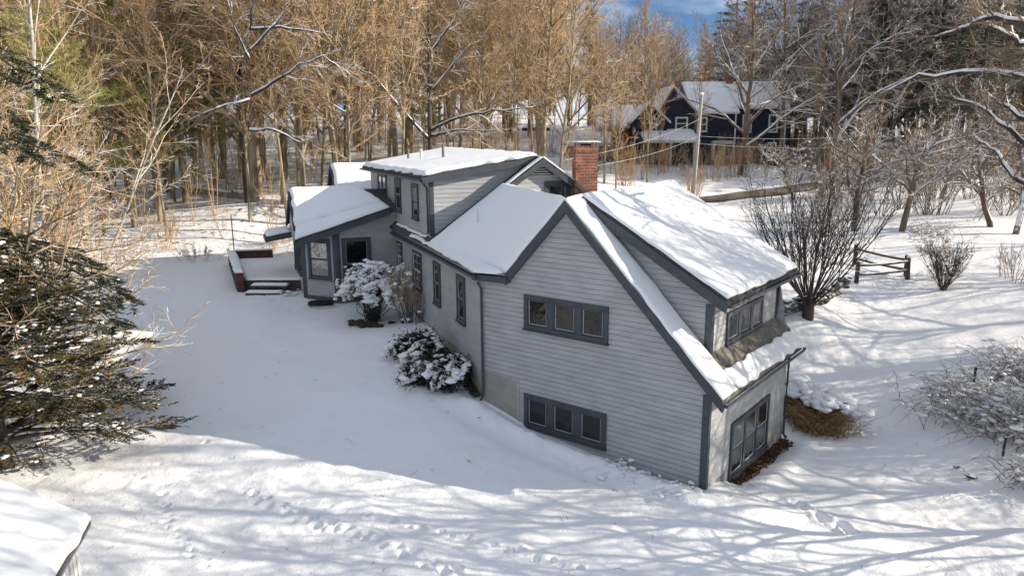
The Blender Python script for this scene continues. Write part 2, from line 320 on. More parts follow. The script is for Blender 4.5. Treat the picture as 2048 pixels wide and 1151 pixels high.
# drift and trench along the gable wall
def along(P, d):
    rx = XX-P[0]; ry = YY-P[1]; return rx*d[0]+ry*d[1], rx*-d[1]+ry*d[0]
sg, dn = along(P0, g); og = -(XX-P0[0])*n[0]-(YY-P0[1])*n[1]
on = np.clip((sg+.6)/.8, 0, 1)*np.clip((10.5-sg)/1.5, 0, 1)
ZZ += on*(.16*np.exp(-((og-.75-.12*vn(XX, YY, 1.1, 5))/.3)**2)-.13*np.exp(-((og-.1)/.22)**2)-.06*np.exp(-((og-1.5)/.3)**2)+.07*np.exp(-((og-.8)/.5)**2)*vn(XX, YY, .35, 6)*2)
tw = (XX-P0[0])*n[0]+(YY-P0[1])*n[1]; orr = -((XX-P0[0])*g[0]+(YY-P0[1])*g[1])
onr = np.clip((tw-1.2)/.6, 0, 1)*np.clip((7.4-tw)/.6, 0, 1)
ZZ += onr*(.13*np.exp(-((orr-1.1)/.35)**2)-.16*np.exp(-((orr-.25)/.3)**2))
ZZ += .14*np.exp(-(((XX-6.9)/1.3)**2+((YY-19.2)/.5)**2))
def pit(x, y, r, d, rim=.35):
    i0, i1 = np.searchsorted(GX, [x-3*r, x+3*r]); j0, j1 = np.searchsorted(GY, [y-3*r, y+3*r])
    sx, sy = XX[j0:j1, i0:i1], YY[j0:j1, i0:i1]; q = ((sx-x)**2+(sy-y)**2)/r**2
    ZZ[j0:j1, i0:i1] += -d*np.exp(-q*1.4)+d*rim*np.exp(-((np.sqrt(q)-1.35)/.35)**2)
rng = np.random.RandomState(5)
def trail(pix, step, r, d, side):
    P = [gp(*q)[:2] for q in pix]; k = 0
    for a, b in zip(P[:-1], P[1:]):
        a = np.array(a); b = np.array(b); L = np.linalg.norm(b-a); u = (b-a)/L; v = np.array([-u[1], u[0]])
        for s_ in np.arange(0, L, step):
            k += 1; p = a+u*(s_+rng.randn()*.05)+v*(side*(1 if k % 2 else -1)+rng.randn()*.04); pit(p[0], p[1], r*(.7+.35*rng.rand()), d*(1.1+.8*rng.rand()))
trail([(500, 985), (620, 1035), (735, 1085), (860, 1130), (930, 1155)], .3, .15, .1, .12)
trail([(730, 1035), (850, 1065), (960, 1085), (1030, 1105), (1180, 1140)], .42, .12, .10, .06)
trail([(320, 985), (335, 1040), (375, 1100), (420, 1130)], .3, .10, .09, .05)
trail([(290, 960), (330, 930), (470, 850), (560, 870)], .5, .09, .07, .12)
trail([(1590, 1010), (1650, 1045), (1720, 1080)], .4, .22, .13, .05)
trail([(640, 640), (560, 610), (525, 590)], .35, .10, .06, .1)
trail([(1000, 830), (1080, 900), (1180, 950), (1290, 1010)], .2, .12, .025, .05)
for k in range(420):
    x = rng.uniform(-11, 14); y = rng.uniform(14, 20.5) if k < 260 else rng.uniform(14, 29)
    if y > 20.5 and x < 9: continue
    pit(x, y, rng.uniform(.05, .09), rng.uniform(-.03, .04), .1)
NX, NY = len(GX), len(GY)
V = np.stack([XX, YY, ZZ], -1).reshape(-1, 3)
idx = np.arange(NX*NY).reshape(NY, NX)
Q = np.stack([idx[:-1, :-1], idx[:-1, 1:], idx[1:, 1:], idx[1:, :-1]], -1).reshape(-1, 4)
me = bpy.data.meshes.new('ground'); me.vertices.add(len(V)); me.vertices.foreach_set('co', V.ravel())
me.loops.add(Q.size); me.loops.foreach_set('vertex_index', Q.ravel().astype(np.int32)); me.polygons.add(len(Q))
me.polygons.foreach_set('loop_start', np.arange(0, Q.size, 4, dtype=np.int32)); me.polygons.foreach_set('use_smooth', np.ones(len(Q), bool)); me.update(calc_edges=True); me.validate()
lit = np.clip((YY-44+.12*(XX+14))/9, 0, 1)*np.clip((8-XX)/10, 0, 1)+np.clip((YY-60)/15, 0, 1)*.6*np.clip((XX-2)/8, 0, 1)+.8*np.clip((-20-XX)/6, 0, 1)*np.clip((YY-30)/6, 0, 1)
lit += .9*np.exp(-(((XX+13)/6)**2+((YY-49)/3.5)**2))
la = me.attributes.new('litter', 'FLOAT', 'POINT'); la.data.foreach_set('value', np.clip(lit, 0, 1).ravel().astype(np.float32))
me.materials.append(MT['ground']); gr = bpy.data.objects.new('snowy_ground', me); COL.objects.link(gr); tag(gr, kind='structure')

# ------------------------------------------------------------------ the grey house
house = empty('house', (P0[0], P0[1], 0), 'grey clapboard house with two angled wings under thick roof snow, on the lawn', 'house')
def clip_poly(poly, zc, keep_above):
    o = []; N = len(poly)
    for i in range(N):
        a, b = poly[i], poly[(i+1) % N]; ia = (a[1] >= zc) == keep_above or abs(a[1]-zc) < 1e-9; ib = (b[1] >= zc) == keep_above or abs(b[1]-zc) < 1e-9
        if ia: o.append(a)
        if ia != ib and abs(b[1]-a[1]) > 1e-9:
            u = (zc-a[1])/(b[1]-a[1]); o.append((a[0]+(b[0]-a[0])*u, zc))
    return o
def clapboard(mb, fn, poly, step=.17, lap=.013, flip=False):
    """one tilted board after another, clipped to the wall's outline (a, z)"""
    z0 = min(p[1] for p in poly); z1 = max(p[1] for p in poly); k0 = math.floor(z0/step)
    for k in range(k0, int(z1/step)+1):
        a, b = k*step, (k+1)*step; q = clip_poly(poly, a, True)
        if len(q) >= 3: q = clip_poly(q, b, False)
        if len(q) < 3: continue
        gz = a+.016; q2 = clip_poly(q, gz, True)
        if len(q2) >= 3:
            v = [fn(p[0], p[1], lap*(1-(p[1]-gz)/step)) for p in q2]; mb.add(v, [tuple(range(len(v)))])
            lo = sorted([p for p in q2 if abs(p[1]-gz) < 1e-6])
            if len(lo) >= 2: mb.add([fn(lo[0][0], gz, -.018), fn(lo[-1][0], gz, -.018), fn(lo[-1][0], gz, lap), fn(lo[0][0], gz, lap)], [(0, 1, 2, 3)])
        q3 = clip_poly(q, gz, False)
        if len(q3) >= 3:
            mb.add([fn(p[0], p[1], -.018) for p in q3], [tuple(range(len(q3)))])
def wall(name, fn, poly, parent=house, m='siding', step=.17):
    mb = MB(); clapboard(mb, fn, poly, step)
    mb.add([fn(p[0], p[1], -.06) for p in poly], [tuple(range(len(poly)))])
    return mb.build(name, m, parent)
def window(fn, a0, a1, z0, z1, nsash=1, dh=False, casing=.13, frame='trim', pane='glass', grid=None, parent=house, mull=.2, sash='trim', depth=.0, sill=True, name='window', bead='trim_l'):
    if a0 > a1: a0, a1 = a1, a0
    f = MB(); p = .075
    f.box(fn, a0, a1, z1-casing, z1, 0, p); f.box(fn, a0, a1, z0, z0+casing*.9, 0, p+.012)
    f.box(fn, a0, a0+casing, z0+casing*.9, z1-casing, 0, p-.003); f.box(fn, a1-casing, a1, z0+casing*.9, z1-casing, 0, p-.003)
    if sill: f.box(fn, a0-.03, a1+.03, z0-.05, z0+.001, 0, p+.05)
    iw = (a1-a0-2*casing-(nsash-1)*mull)/nsash; zb, zt = z0+casing*.9, z1-casing
    for k in range(1, nsash): x = a0+casing+k*iw+(k-1)*mull; f.box(fn, x, x+mull, zb, zt, 0, p-.006)
    fr = f.build(name, frame, parent)
    sm = MB(); bm_ = MB(); pn = MB()
    for k in range(nsash):
        x0 = a0+casing+k*(iw+mull); x1 = x0+iw; sw = .055
        spans = [(zb, (zb+zt)/2, .012), ((zb+zt)/2-.0, zt, .028)] if dh else [(zb, zt, .02)]
        for (u0, u1, o) in spans:
            sm.box(fn, x0, x0+sw, u0, u1, o, o+.028); sm.box(fn, x1-sw, x1, u0, u1, o, o+.028)
            sm.box(fn, x0+sw, x1-sw, u0, u0+sw, o, o+.026); sm.box(fn, x0+sw, x1-sw, u1-sw, u1, o, o+.026)
            b = .014
            if bead:
                bm_.box(fn, x0+sw, x0+sw+b, u0+sw, u1-sw, o, o+.02); bm_.box(fn, x1-sw-b, x1-sw, u0+sw, u1-sw, o, o+.02)
                bm_.box(fn, x0+sw+b, x1-sw-b, u0+sw, u0+sw+b, o, o+.019)
            if grid:
                for q in range(1, grid[0]): c = x0+sw+(x1-x0-2*sw)*q/grid[0]; bm_.box(fn, c-.011, c+.011, u0+sw+b, u1-sw, o, o+.017)
                for q in range(1, grid[1]): c = u0+sw+(u1-u0-2*sw)*q/grid[1]; bm_.box(fn, x0+sw+b, x1-sw-b, c-.011, c+.011, o, o+.015)
            pn.add([fn(x0+sw, u0+sw, o+.008), fn(x1-sw, u0+sw, o+.008), fn(x1-sw, u1-sw, o+.008), fn(x0+sw, u1-sw, o+.008)], [(0, 1, 2, 3)])
    sm.build('sash', sash, fr)
    if bm_.n: bm_.build('glazing_bead', bead or 'trim_l', fr)
    pn.build('pane', pane, fr)
    return fr
SR = np.random.RandomState(11)
def snow_patch(c00, c10, c11, c01, th=.16, nu=40, nv=30, parent=house, name='roof_snow', edge=.12, wob=.05, m='snow', sag=0, up=.012):
    """snow lying on a four cornered piece of roof; u runs c00-c10, v runs c00-c01"""
    C = [np.array(c, float) for c in (c00, c10, c11, c01)]; sd_ = SR.rand()*100
    u = np.linspace(0, 1, nu+1); v = np.linspace(0, 1, nv+1); U, Vv = np.meshgrid(u, v)
    lu = np.linalg.norm(C[1]-C[0]); lv = np.linalg.norm(C[3]-C[0])
    def bil(U, Vv): return (C[0][None, None]*((1-U)*(1-Vv))[..., None]+C[1]*(U*(1-Vv))[..., None]+C[2]*(U*Vv)[..., None]+C[3]*((1-U)*Vv)[..., None])
    du = np.minimum(U, 1-U)*lu; dv = np.minimum(Vv, 1-Vv)*lv; de = np.minimum(du, dv)
    w_ = wob/ max(lu, .1); w2 = wob/max(lv, .1)
    on_u = (np.minimum(Vv, 1-Vv)*lv < .35); on_v = (np.minimum(U, 1-U)*lu < .35)
    Vd = Vv+np.where(on_u, vn(U*lu+sd_, U*0+3, .5, 1)*w2*2*(1-np.minimum(Vv, 1-Vv)*lv/.35), 0); Ud = U+np.where(on_v, vn(Vv*lv+sd_, U*0+7, .5, 2)*w_*2*(1-np.minimum(U, 1-U)*lu/.35), 0)
    P = bil(Ud, Vd); prof = np.sqrt(np.clip(1-(1-np.clip(de/edge, 0, 1))**2, 0, 1))
    hgt = th*(.35+.65*prof)*(1+.2*vn(U*lu+sd_, Vv*lv, 1.3, 4)+.12*vn(U*lu+sd_, Vv*lv, .4, 5))
    T = P.copy(); T[..., 2] += hgt+up-sag*np.sin(math.pi*U)*np.sin(math.pi*Vv); Bt = P.copy(); Bt[..., 2] += up
    mb = MB(); k = (nu+1); N = k*(nv+1); fs = []
    for j in range(nv):
        for i in range(nu): a = j*k+i; fs.append((a, a+1, a+k+1, a+k)); fs.append((N+a, N+a+k, N+a+k+1, N+a+1))
    for i in range(nu): fs.append((i, N+i, N+i+1, i+1)); a = nv*k+i; fs.append((a, a+1, N+a+1, N+a))
    for j in range(nv): a = j*k; fs.append((a, a+k, N+a+k, N+a)); a = j*k+nu; fs.append((a, N+a, N+a+k, a+k))
    mb.add(T.reshape(-1, 3).tolist()+Bt.reshape(-1, 3).tolist(), fs)
    return mb.build(name, m, parent, smooth=True)

AP = G(5.05, 8.39, .15); RID = LP(3.2, 6.0, 8.31)
zB = lambda s: 3.0+(s+.37)*.995
# walls
fG = lambda s, z, o: G(s, z, o)
wall('gable_wall', fG, [(0, .02), (7.06, .02), (7.06, 2.0), (0, 2.0)])
wall('gable_wall', fG, [(0, 2.0), (8.747, 2.0), (8.747, 5.52), (7.45, 5.52), (5.05, 8.22), (0, 3.2)])
mb = MB(); mb.box(G, 7.06, 8.74, -.6, 2.0, -.2, .0); mb.box(G, .0, 7.06, -.9, .03, -.2, -.005); mb.build('foundation', 'conc', house)
mb = MB(); mb.box(G, 7.02, 7.1, .2, 2.0, .0, .03); mb.build('corner_board', 'siding', house)
fR = lambda t, z, o: RW(t, z, o)
wall('side_wall', fR, [(0, -.02), (7.05, -.02), (7.05, 3.2), (0, 3.2)], step=.17)
mb = MB(); mb.box(RW, -.0, 7.03, -1.4, -.02, -.2, -.006); mb.build('foundation', 'conc', house)
fL = lambda t, z, o: LP(-o, t, z)
wall('side_wall', fL, [(0, 2.0), (20, 2.0), (20, 5.75), (0, 5.75)])
mb = MB(); mb.box(fL, 0.004, 13.5, -.3, 2.0, -.2, -.005); mb.build('foundation', 'conc', house)
# dormer of the near wing
fC = lambda s, z, o: BS(s, 1.07-o, z); fD = lambda t, z, o: RW(t, z, -.5+o)
wall('dormer_wall', fC, [(.5, 3.6), (.5, 5.6), (4.95, 8.25), (4.9, 8.1)])
wall('dormer_wall', fD, [(1.07, 3.7), (7.0, 3.7), (7.0, 5.7), (1.07, 5.7)])
mb = MB(); mb.add([BS(0, 7.05, -1), BS(0, 7.05, 3.0), BS(.5, 7.0, 5.6), BS(5.05, 7.05, 8.3), BS(10, 7.05, 3.3), BS(10, 7.05, -1)], [(0, 1, 2, 3, 4, 5)])
mb.add([LP(0, 20, 1), LP(0, 20, 8.6), LP(4.95, 20, 9.5), LP(9.9, 20, 6), LP(9.9, 20, 1)], [(0, 1, 2, 3, 4)])
mb.add([LP(9.9, 20, 1), LP(9.9, 20, 6), LP(9.9, 6, 6), LP(9.9, 6, 1)], [(0, 1, 2, 3)]); mb.build('rear_wall', 'siding', house)
# old wing
fE = lambda m, z, o: LP(m, 6.55-o, z); fO = lambda m, z, o: LP(m, 6.0-o, z); fDL = lambda t, z, o: LP(-o, t, z)
wall('dormer_wall', fE, [(0, 6.1), (0, 8.62), (4.5, 9.33), (4.45, 9.15)], step=.19)
wall('dormer_wall', fDL, [(6.55, 6.1), (20, 6.1), (20, 8.62), (6.55, 8.62)], step=.15)
wall('gable_wall', fO, [(0.1, 3), (0.1, 6.02), (4.95, 9.36), (9.9, 5.95), (9.9, 3)], step=.19)
# roofs
mb = MB()
mb.slab([BS(-.45, -.15, zB(-.45)), BS(5.05, -.15, 8.38), BS(5.05, 7.3, 8.48), BS(-.45, 7.3, zB(-.45))], .1)
mb.build('roof', 'shingle_b', house)
mb = MB()
mb.slab([BS(-.05, .8, 5.66), BS(5.0, .8, 8.44), BS(5.0, 7.32, 8.56), BS(-.05, 7.32, 5.66)], .1)
mb.slab([AP, BS(5.05, 7.3, 8.48), BS(10.1, 7.3, 3.4), (2.2, 31.8, 6.0)], .08)
mb.slab([AP, (2.2, 31.8, 6.0), LP(5.4, 5.9, 6.6), RID], .08)
E1 = LP(-.33, 6.0, 5.83); E2a = LP(-.33, -.32, 5.70); E2b = G(7.5, 5.74, .15)
mb.slab([LP(-.33, 5.9, 5.86), LP(4.95, 5.7, 9.5), LP(4.95, 20.4, 9.6), LP(-.33, 20.4, 5.86)], .08)
mb.slab([LP(4.95, 5.7, 9.5), LP(10.3, 5.7, 5.86), LP(10.3, 20.4, 5.86), LP(4.95, 20.4, 9.6)], .08)
mb.slab([LP(-.4, 6.25, 8.78), LP(4.95, 6.25, 9.56), LP(4.95, 20.4, 9.7), LP(-.4, 20.4, 8.78)], .08)
mb.build('roof', 'shingle', house)
def warped(c00, c10, c11, c01, k=16):
    C = [np.array(c, float) for c in (c00, c10, c11, c01)]; mb = MB()
    P = [[C[0]*(1-u)*(1-v)+C[1]*u*(1-v)+C[2]*u*v+C[3]*(1-u)*v for u in np.linspace(0, 1, k+1)] for v in np.linspace(0, 1, k+1)]
    for j in range(k):
        for i in range(k): mb.add([P[j][i], P[j][i+1], P[j+1][i+1], P[j+1][i]], [(0, 1, 2, 3)])
    return mb
warped(E2b, AP, RID, E1).build('roof', 'shingle', house); warped(E2a, E2b, E1, LP(-.34, 5.9, 5.82)).build('roof', 'shingle', house)
# fascias, rakes, corner boards
mb = MB(); nb = (-n[0], -n[1]); gb = (-g[0], -g[1]); Ab = (-A[0], -A[1]); Mb = (-M[0], -M[1])
mb.board(G(5.05, 8.36, .0), G(-.45, 2.9, .0), nb, .19, .34); mb.board(G(5.05, 8.36, .0), G(7.5, 5.72, .0), nb, .19, .36)
mb.board(G(8.9, 5.62, .0), G(7.35, 5.66, .0), nb, .3, .22)                       # boxed eave return
mb.board(LP(-.3, -.3, 5.62), LP(-.3, 13.1, 5.72), Mb, .04, .16)
mb.board(BS(-.05, .72, 5.6), BS(5.0, .72, 8.38), n, .09, .34); mb.board(BS(-.1, .72, 5.6), BS(-.1, 7.35, 5.6), g, .05, .18)
mb.board(BS(-.42, -.15, 2.86), BS(-.42, 7.3, 2.86), g, .05, .15)
mb.board(LP(-.4, 6.2, 8.72), LP(4.9, 6.2, 9.5), A, .08, .26); mb.board(LP(-.44, 6.2, 8.72), LP(-.44, 20.4, 8.72), M, .05, .12)
mb.board(LP(4.95, 5.64, 9.44), LP(3.1, 5.64, 8.2), A, .1, .3); mb.board(LP(4.95, 5.64, 9.44), LP(6.45, 5.64, 8.42), A, .1, .3); mb.board(LP(6.45, 5.34, 8.42), LP(8.0, 5.34, 7.36), A, .1, .14)
mb.build('fascia', 'trim', house)
mb = MB(); mb.slab([LP(4.95, 5.74, 9.38), LP(3.0, 5.74, 8.07), LP(3.0, 6.0, 8.07), LP(4.95, 6.0, 9.38)], .03); mb.slab([LP(4.95, 5.74, 9.38), LP(7, 5.74, 8.0), LP(7, 6.0, 8.0), LP(4.95, 6.0, 9.38)], .03)
mb.build('soffit', 'siding', house)
for bb in (((G, -.01, .2, .0, 2.95, .0, .035), (RW, -.036, .1, .0, 2.9, .0, .03)), ((fC, .48, .7, 3.85, 5.4, .0, .035), (fD, 1.03, 1.2, 3.75, 5.5, 0, .03)), ((fD, 6.85, 7.03, 3.75, 5.5, 0, .03),),
           ((fE, -.03, .16, 6.15, 8.6, 0, .035), (fDL, 6.5, 6.66, 6.15, 8.6, 0, .03)), ((fD, 1.2, 6.85, 5.38, 5.6, 0, .03),)):
    mb = MB()
    for b_ in bb: mb.box(*b_)
    mb.build('corner_board', 'trim', house)
mb = MB(); mb.box(fD, 1.07, 7.0, 3.72, 3.82, 0, .04); mb.build('sill_board', 'trim_l', house)
# windows
window(G, 3.44, 6.76, .36, 1.57, 3, mull=.26, pane='glass', casing=.15)
window(G, 3.44, 6.76, 3.92, 5.12, 3, mull=.26, pane='film', casing=.15)
window(RW, 1.77, 5.23, -.42, 1.5, 3, dh=True, mull=.16, pane='glass_b', casing=.12)
window(fD, 2.2, 5.4, 3.88, 4.92, 3, mull=.22, pane='film', casing=.12)
window(fL, 1.76, 2.79, 3.28, 5.14, 1, dh=True, mull=.1, casing=.15)
window(fL, 5.16, 6.2, 3.28, 5.14, 1, dh=True, casing=.15)
window(fL, 8.3, 9.85, 3.3, 5.12, 1, dh=True, casing=.1, frame='trim', sash='trim_l', grid=(2, 2))
window(fL, 12.2, 13.3, 3.6, 5.12, 1, dh=True, casing=.1, sash='trim_l', grid=(2, 2))
window(fDL, 15.4, 17.7, 7.23, 8.45, 2, mull=.12, casing=.12)
window(fDL, 12.0, 13.3, 6.7, 8.4, 1, dh=True, casing=.12)
window(fDL, 8.5, 9.7, 6.66, 8.3, 1, dh=True, casing=.13)
window(fO, 5.15, 6.45, 7.1, 8.44, 1, casing=.2)
mb = MB()
for k in range(4): z = 8.75+k*.1; hw = (9.2-z)*1.15; mb.box(fO, 4.95-hw, 4.95+hw, z, z+.04, .0, .07)
mb.board(fO(4.95, 9.36, 0), fO(4.1, 8.68, 0), Ab, .09, .09); mb.board(fO(4.95, 9.36, 0), fO(5.8, 8.68, 0), Ab, .09, .09); gv = mb.build('gable_vent', 'trim_l', house)
mb = MB(); mb.slab([fO(4.2, 8.72, .028), fO(5.7, 8.72, .028), fO(4.95, 9.28, .028)], .005); mb.build('louvre_back', 'trim', gv)
# gutters and downspouts
def down(pts, r=.05, name='downspout'):
    mb = MB(); mb.tube(pts, r, 8); return mb.build(name, 'trim', house, smooth=True)
down([G(8.62, 5.35, .3), G(8.62, 5.1, .12), G(8.62, 1.35, .09), G(8.6, 1.1, .14), G(8.55, .98, .3)])
down([RW(6.95, 2.78, .38), RW(6.98, 2.5, .1), RW(6.98, -.55, .08), RW(7, -.7, .2)])
down([fD(6.9, 5.45, .45), fD(6.95, 5.2, .08), fD(6.95, 3.95, .08)])
down([LP(-.4, 6.6, 8.6), LP(-.12, 6.62, 8.25), LP(-.1, 6.62, 6.25)])
mb = MB()
for fn, a, b_, z in ((lambda t, z, o: LP(-.34-o, t, z), -.32, 13.1, 5.62), (lambda t, z, o: RW(t, z, .47+o), -.1, 7.3, 2.8), (lambda t, z, o: RW(t, z, .11+o), .78, 7.34, 5.52), (lambda t, z, o: LP(-.49-o, t, z), 6.25, 20.3, 8.66)):
    mb.box(fn, a, b_, z-.1, z-.085, 0, .11); mb.box(fn, a, b_, z-.085, z, .1, .11); mb.box(fn, a, a+.01, z-.085, z, 0, .1); mb.box(fn, b_-.01, b_, z-.085, z, 0, .1)
mb.build('gutter', 'trim', house)
# chimney
mb = MB(); fCh = lambda m, z, o: LP(m, 5.6-o, z)
mb.box(fCh, 6.5, 7.6, 4, 9.72, -.3, .1); mb.box(fCh, 6.47, 7.63, 9.72, 9.98, -.33, .13)
ch = mb.build('chimney', 'brick', house)
mb = MB()
for a, o in ((6.6, .05), (7.5, .05), (6.6, -.28), (7.5, -.28)): mb.box(fCh, a, a+.04, 9.98, 10.12, o, o+.04)
mb.box(fCh, 6.42, 7.72, 10.12, 10.14, -.42, .2); mb.build('chimney_cap', 'metal', ch)
mb = MB(); mb.box(fCh, 6.9, 7.3, 9.98, 10.08, -.3, 0); mb.build('flue', 'dirt', ch)
snow_patch(fCh(6.43, 10.14, .19), fCh(7.71, 10.14, .19), fCh(7.71, 10.14, -.41), fCh(6.43, 10.14, -.41), .04, 10, 8, ch, 'snow')
# vents
for (m_, t_, h_, mt) in ((1.5, 16.5, .62, 'metal'), (1.75, 14.6, .6, 'pipe_w'), (2.4, 12.6, .75, 'metal')):
    z = 8.8+.15*m_; mb = MB(); mb.tube([LP(m_, t_, z), LP(m_, t_, z+h_+.15)], .07, 10); mb.build('vent_pipe', mt, house)
mb = MB(); mb.tube([LP(1.1, 3.4, 6.6), LP(1.1, 3.4, 7.55)], .035, 8); mb.build('vent_pipe', 'pipe_w', house)
# roof snow
snow_patch(E2b, AP, RID, E1, .16, 50, 50, wob=.04)                      # connector, upper part
snow_patch(E2a, E2b, LP(-.2, 5.9, 5.9), LP(-.34, 5.9, 5.83), .14, 14, 60, wob=.14)
snow_patch(BS(-.08, .78, 5.66), BS(-.08, 7.3, 5.66), BS(5.0, 7.3, 8.56), BS(5.0, .78, 8.44), .14, 90, 60, wob=.05, sag=.03, up=.03)
snow_patch(BS(-.45, -.13, zB(-.45)), BS(-.45, 1.0, zB(-.45)), BS(5.0, .95, 8.34), BS(5.05, -.13, 8.38), .12, 12, 60, wob=.06)
snow_patch(BS(-.46, 1.0, zB(-.46)), BS(-.46, 7.28, zB(-.46)), BS(.02, 7.28, zB(.02)), BS(.02, 1.0, zB(.02)), .13, 60, 10, wob=.12)
snow_patch(BS(5.0, -.1, 8.40), BS(5.0, 7.3, 8.52), BS(5.6, 7.3, 8.0), BS(5.6, -.1, 7.8), .17, 40, 8)
snow_patch(AP, RID, LP(4.2, 6, 7.6), BS(6, 1.5, 7.7), .16, 20, 8)
snow_patch(LP(-.38, 6.27, 8.78), LP(4.9, 6.27, 9.56), LP(4.9, 20.3, 9.7), LP(-.38, 20.3, 8.78), .17, 40, 80, wob=.16)
snow_patch(LP(3.15, 5.68, 8.27), LP(4.95, 5.68, 9.5), LP(4.95, 6.0, 9.5), LP(3.15, 6.0, 8.27), .07, 30, 6, wob=.03)
snow_patch(LP(4.95, 5.68, 9.5), LP(8.5, 5.68, 7.1), LP(8.5, 9, 7.1), LP(4.95, 9, 9.5), .12, 20, 20)
snow_patch(LP(-.12, 7.2, 6.0), LP(-.02, 7.2, 6.08), LP(-.02, 13, 6.08), LP(-.12, 13, 6.0), .05, 6, 30, wob=.03)
snow_patch(LP(-.33, 5.0, 5.85), LP(-.2, 5.0, 5.92), LP(-.2, 9.2, 5.98), LP(-.33, 9.2, 5.86), .05, 6, 30, wob=.06)

# sunroom wing
sun_x = lambda m, z, o: LP(m, 13.6-o, z)
Fp = PL+A*13.6+M*-3.15; Fd = (A-M)/math.sqrt(2); Fn = np.array([-Fd[1], Fd[0]])
if np.dot(Fn, A) > 0: Fn = -Fn
def fF(a, z, o): q = Fp+Fd*a+Fn*o; return (q[0], q[1], z)
SW = 2.19; Sc = Fp+Fd*SW
def fS(a, z, o): q = Sc+A*a-M*o; return (q[0], q[1], z)
wall('sunroom_wall', sun_x, [(-3.15, 2.2), (0, 2.2), (0, 6.6), (-3.15, 5.65)], step=.19)
wall('sunroom_wall', fF, [(0, 2.2), (SW, 2.2), (SW, 5.35), (0, 5.75)], step=.19)
wall('sunroom_wall', fS, [(0, 2.2), (4.6, 2.2), (4.6, 5.5), (0, 5.5)], step=.19)
mb = MB(); mb.box(sun_x, -3.15, 0, 1.3, 2.2, -.3, -.03); mb.box(fF, .02, SW-.02, 1.3, 2.2, -.3, -.03); mb.box(fS, .02, 4.6, 1.3, 2.2, -.3, -.03); mb.build('foundation', 'conc', house)
mb = MB()
for fn, a, b_, z0, z1 in ((sun_x, -3.14, -2.95, 2.1, 5.6), (fF, .0, .19, 2.1, 5.6), (fF, SW-.2, SW, 2.1, 5.25), (fS, 0, .2, 2.1, 5.25), (fS, 4.4, 4.6, 2.1, 5.3)): mb.box(fn, a, b_, z0, z1, .0, .04)
mb.box(sun_x, -3.14, -.1, 2.02, 2.25, .0, .045); mb.box(fF, 0, SW, 2.02, 2.25, .0, .045); mb.build('corner_board', 'trim', house)
window(sun_x, -2.87, -1.36, 2.6, 5.36, 1, dh=True, casing=.16, pane='dark')
window(fF, .36, 1.78, 3.19, 5.28, 1, dh=True, casing=.15, grid=(3, 2), pane='glass_b')
for k in range(3): window(fS, .4+k*1.3, 1.55+k*1.3, 3.2, 5.2, 1, casing=.1, pane='glass', bead=None)
F1, F2 = LP(-5.18, 13.15, 5.46), LP(-.36, 13.15, 6.9); C1, C2 = LP(-5.05, 14.0, 6.02), LP(-.6, 14.0, 7.08); T1, T2 = LP(-4.95, 17, 7.68), LP(-.75, 17, 7.62)
B1, B2 = LP(-4.95, 20.2, 5.6), LP(-.1, 20.2, 6.2)
mb = MB(); mb.slab([F1, F2, C2, C1], .1); mb.slab([T1, T2, B2, B1], .1); mb.slab([F2, LP(.05, 13.15, 6.95), LP(.05, 17, 7.6), C2], .1)
mb.slab([C2, LP(.05, 15, 7.2), LP(.05, 17, 7.6), T2], .1)
mb.slab([LP(-6.3, 18.6, 5.0), LP(-4.7, 18.6, 5.25), LP(-4.7, 20.6, 5.25), LP(-6.3, 20.6, 5.0)], .1); mb.build('roof', 'shingle', house)
warped(C1, C2, T2, T1).build('roof', 'shingle', house)
mb = MB(); mb.board((F1[0], F1[1], F1[2]-.04), (F2[0], F2[1], F2[2]-.04), A, .06, .36); mb.board((F1[0], F1[1], F1[2]-.04), (C1[0], C1[1], C1[2]-.04), M, .05, .22)
mb.board((C1[0], C1[1], C1[2]-.1), (T1[0], T1[1], T1[2]-.1), Mb, .12, .12); mb.board((B1[0], B1[1], B1[2]-.1), (T1[0], T1[1], T1[2]-.1), Mb, .12, .12)
mb.board(LP(-6.33, 18.55, 4.93), LP(-4.7, 18.55, 5.18), A, .06, .24); mb.board(LP(-6.33, 18.55, 4.93), LP(-6.33, 20.6, 4.93), M, .06, .24)
mb.slab([LP(-5.1, 13.2, 5.1), LP(-3.2, 13.2, 5.66), LP(-3.2, 15.3, 5.66), LP(-5.1, 15.3, 5.2)], .04); mb.build('fascia', 'trim', house)
fS2 = lambda a, z, o: LP(-4.9-o, a, z)
wall('sunroom_gable', fS2, [(14.1, 5.0), (20, 5.0), (17, 7.55), (14.1, 5.95)], step=.19)
window(fS2, 14.7, 15.5, 5.35, 6.3, 1, casing=.08, sill=False, bead=None)
snow_patch((F1[0], F1[1], F1[2]-.02), (F2[0], F2[1], F2[2]-.02), C2, C1, .12, 40, 10, edge=.1, wob=.02)
snow_patch(C1, C2, LP(-1.25, 17, 7.62), T1, .2, 40, 30, sag=.03, wob=.08, up=.03)
snow_patch(LP(-4.95, 17, 7.68), LP(-1.1, 17, 7.62), LP(-1.1, 18, 7.0), LP(-4.95, 18, 7.1), .14, 30, 8, wob=.08)
snow_patch(LP(-6.28, 18.6, 5.0), LP(-4.95, 18.6, 5.2), LP(-4.95, 20.5, 5.2), LP(-6.28, 20.5, 5.0), .2, 10, 10)
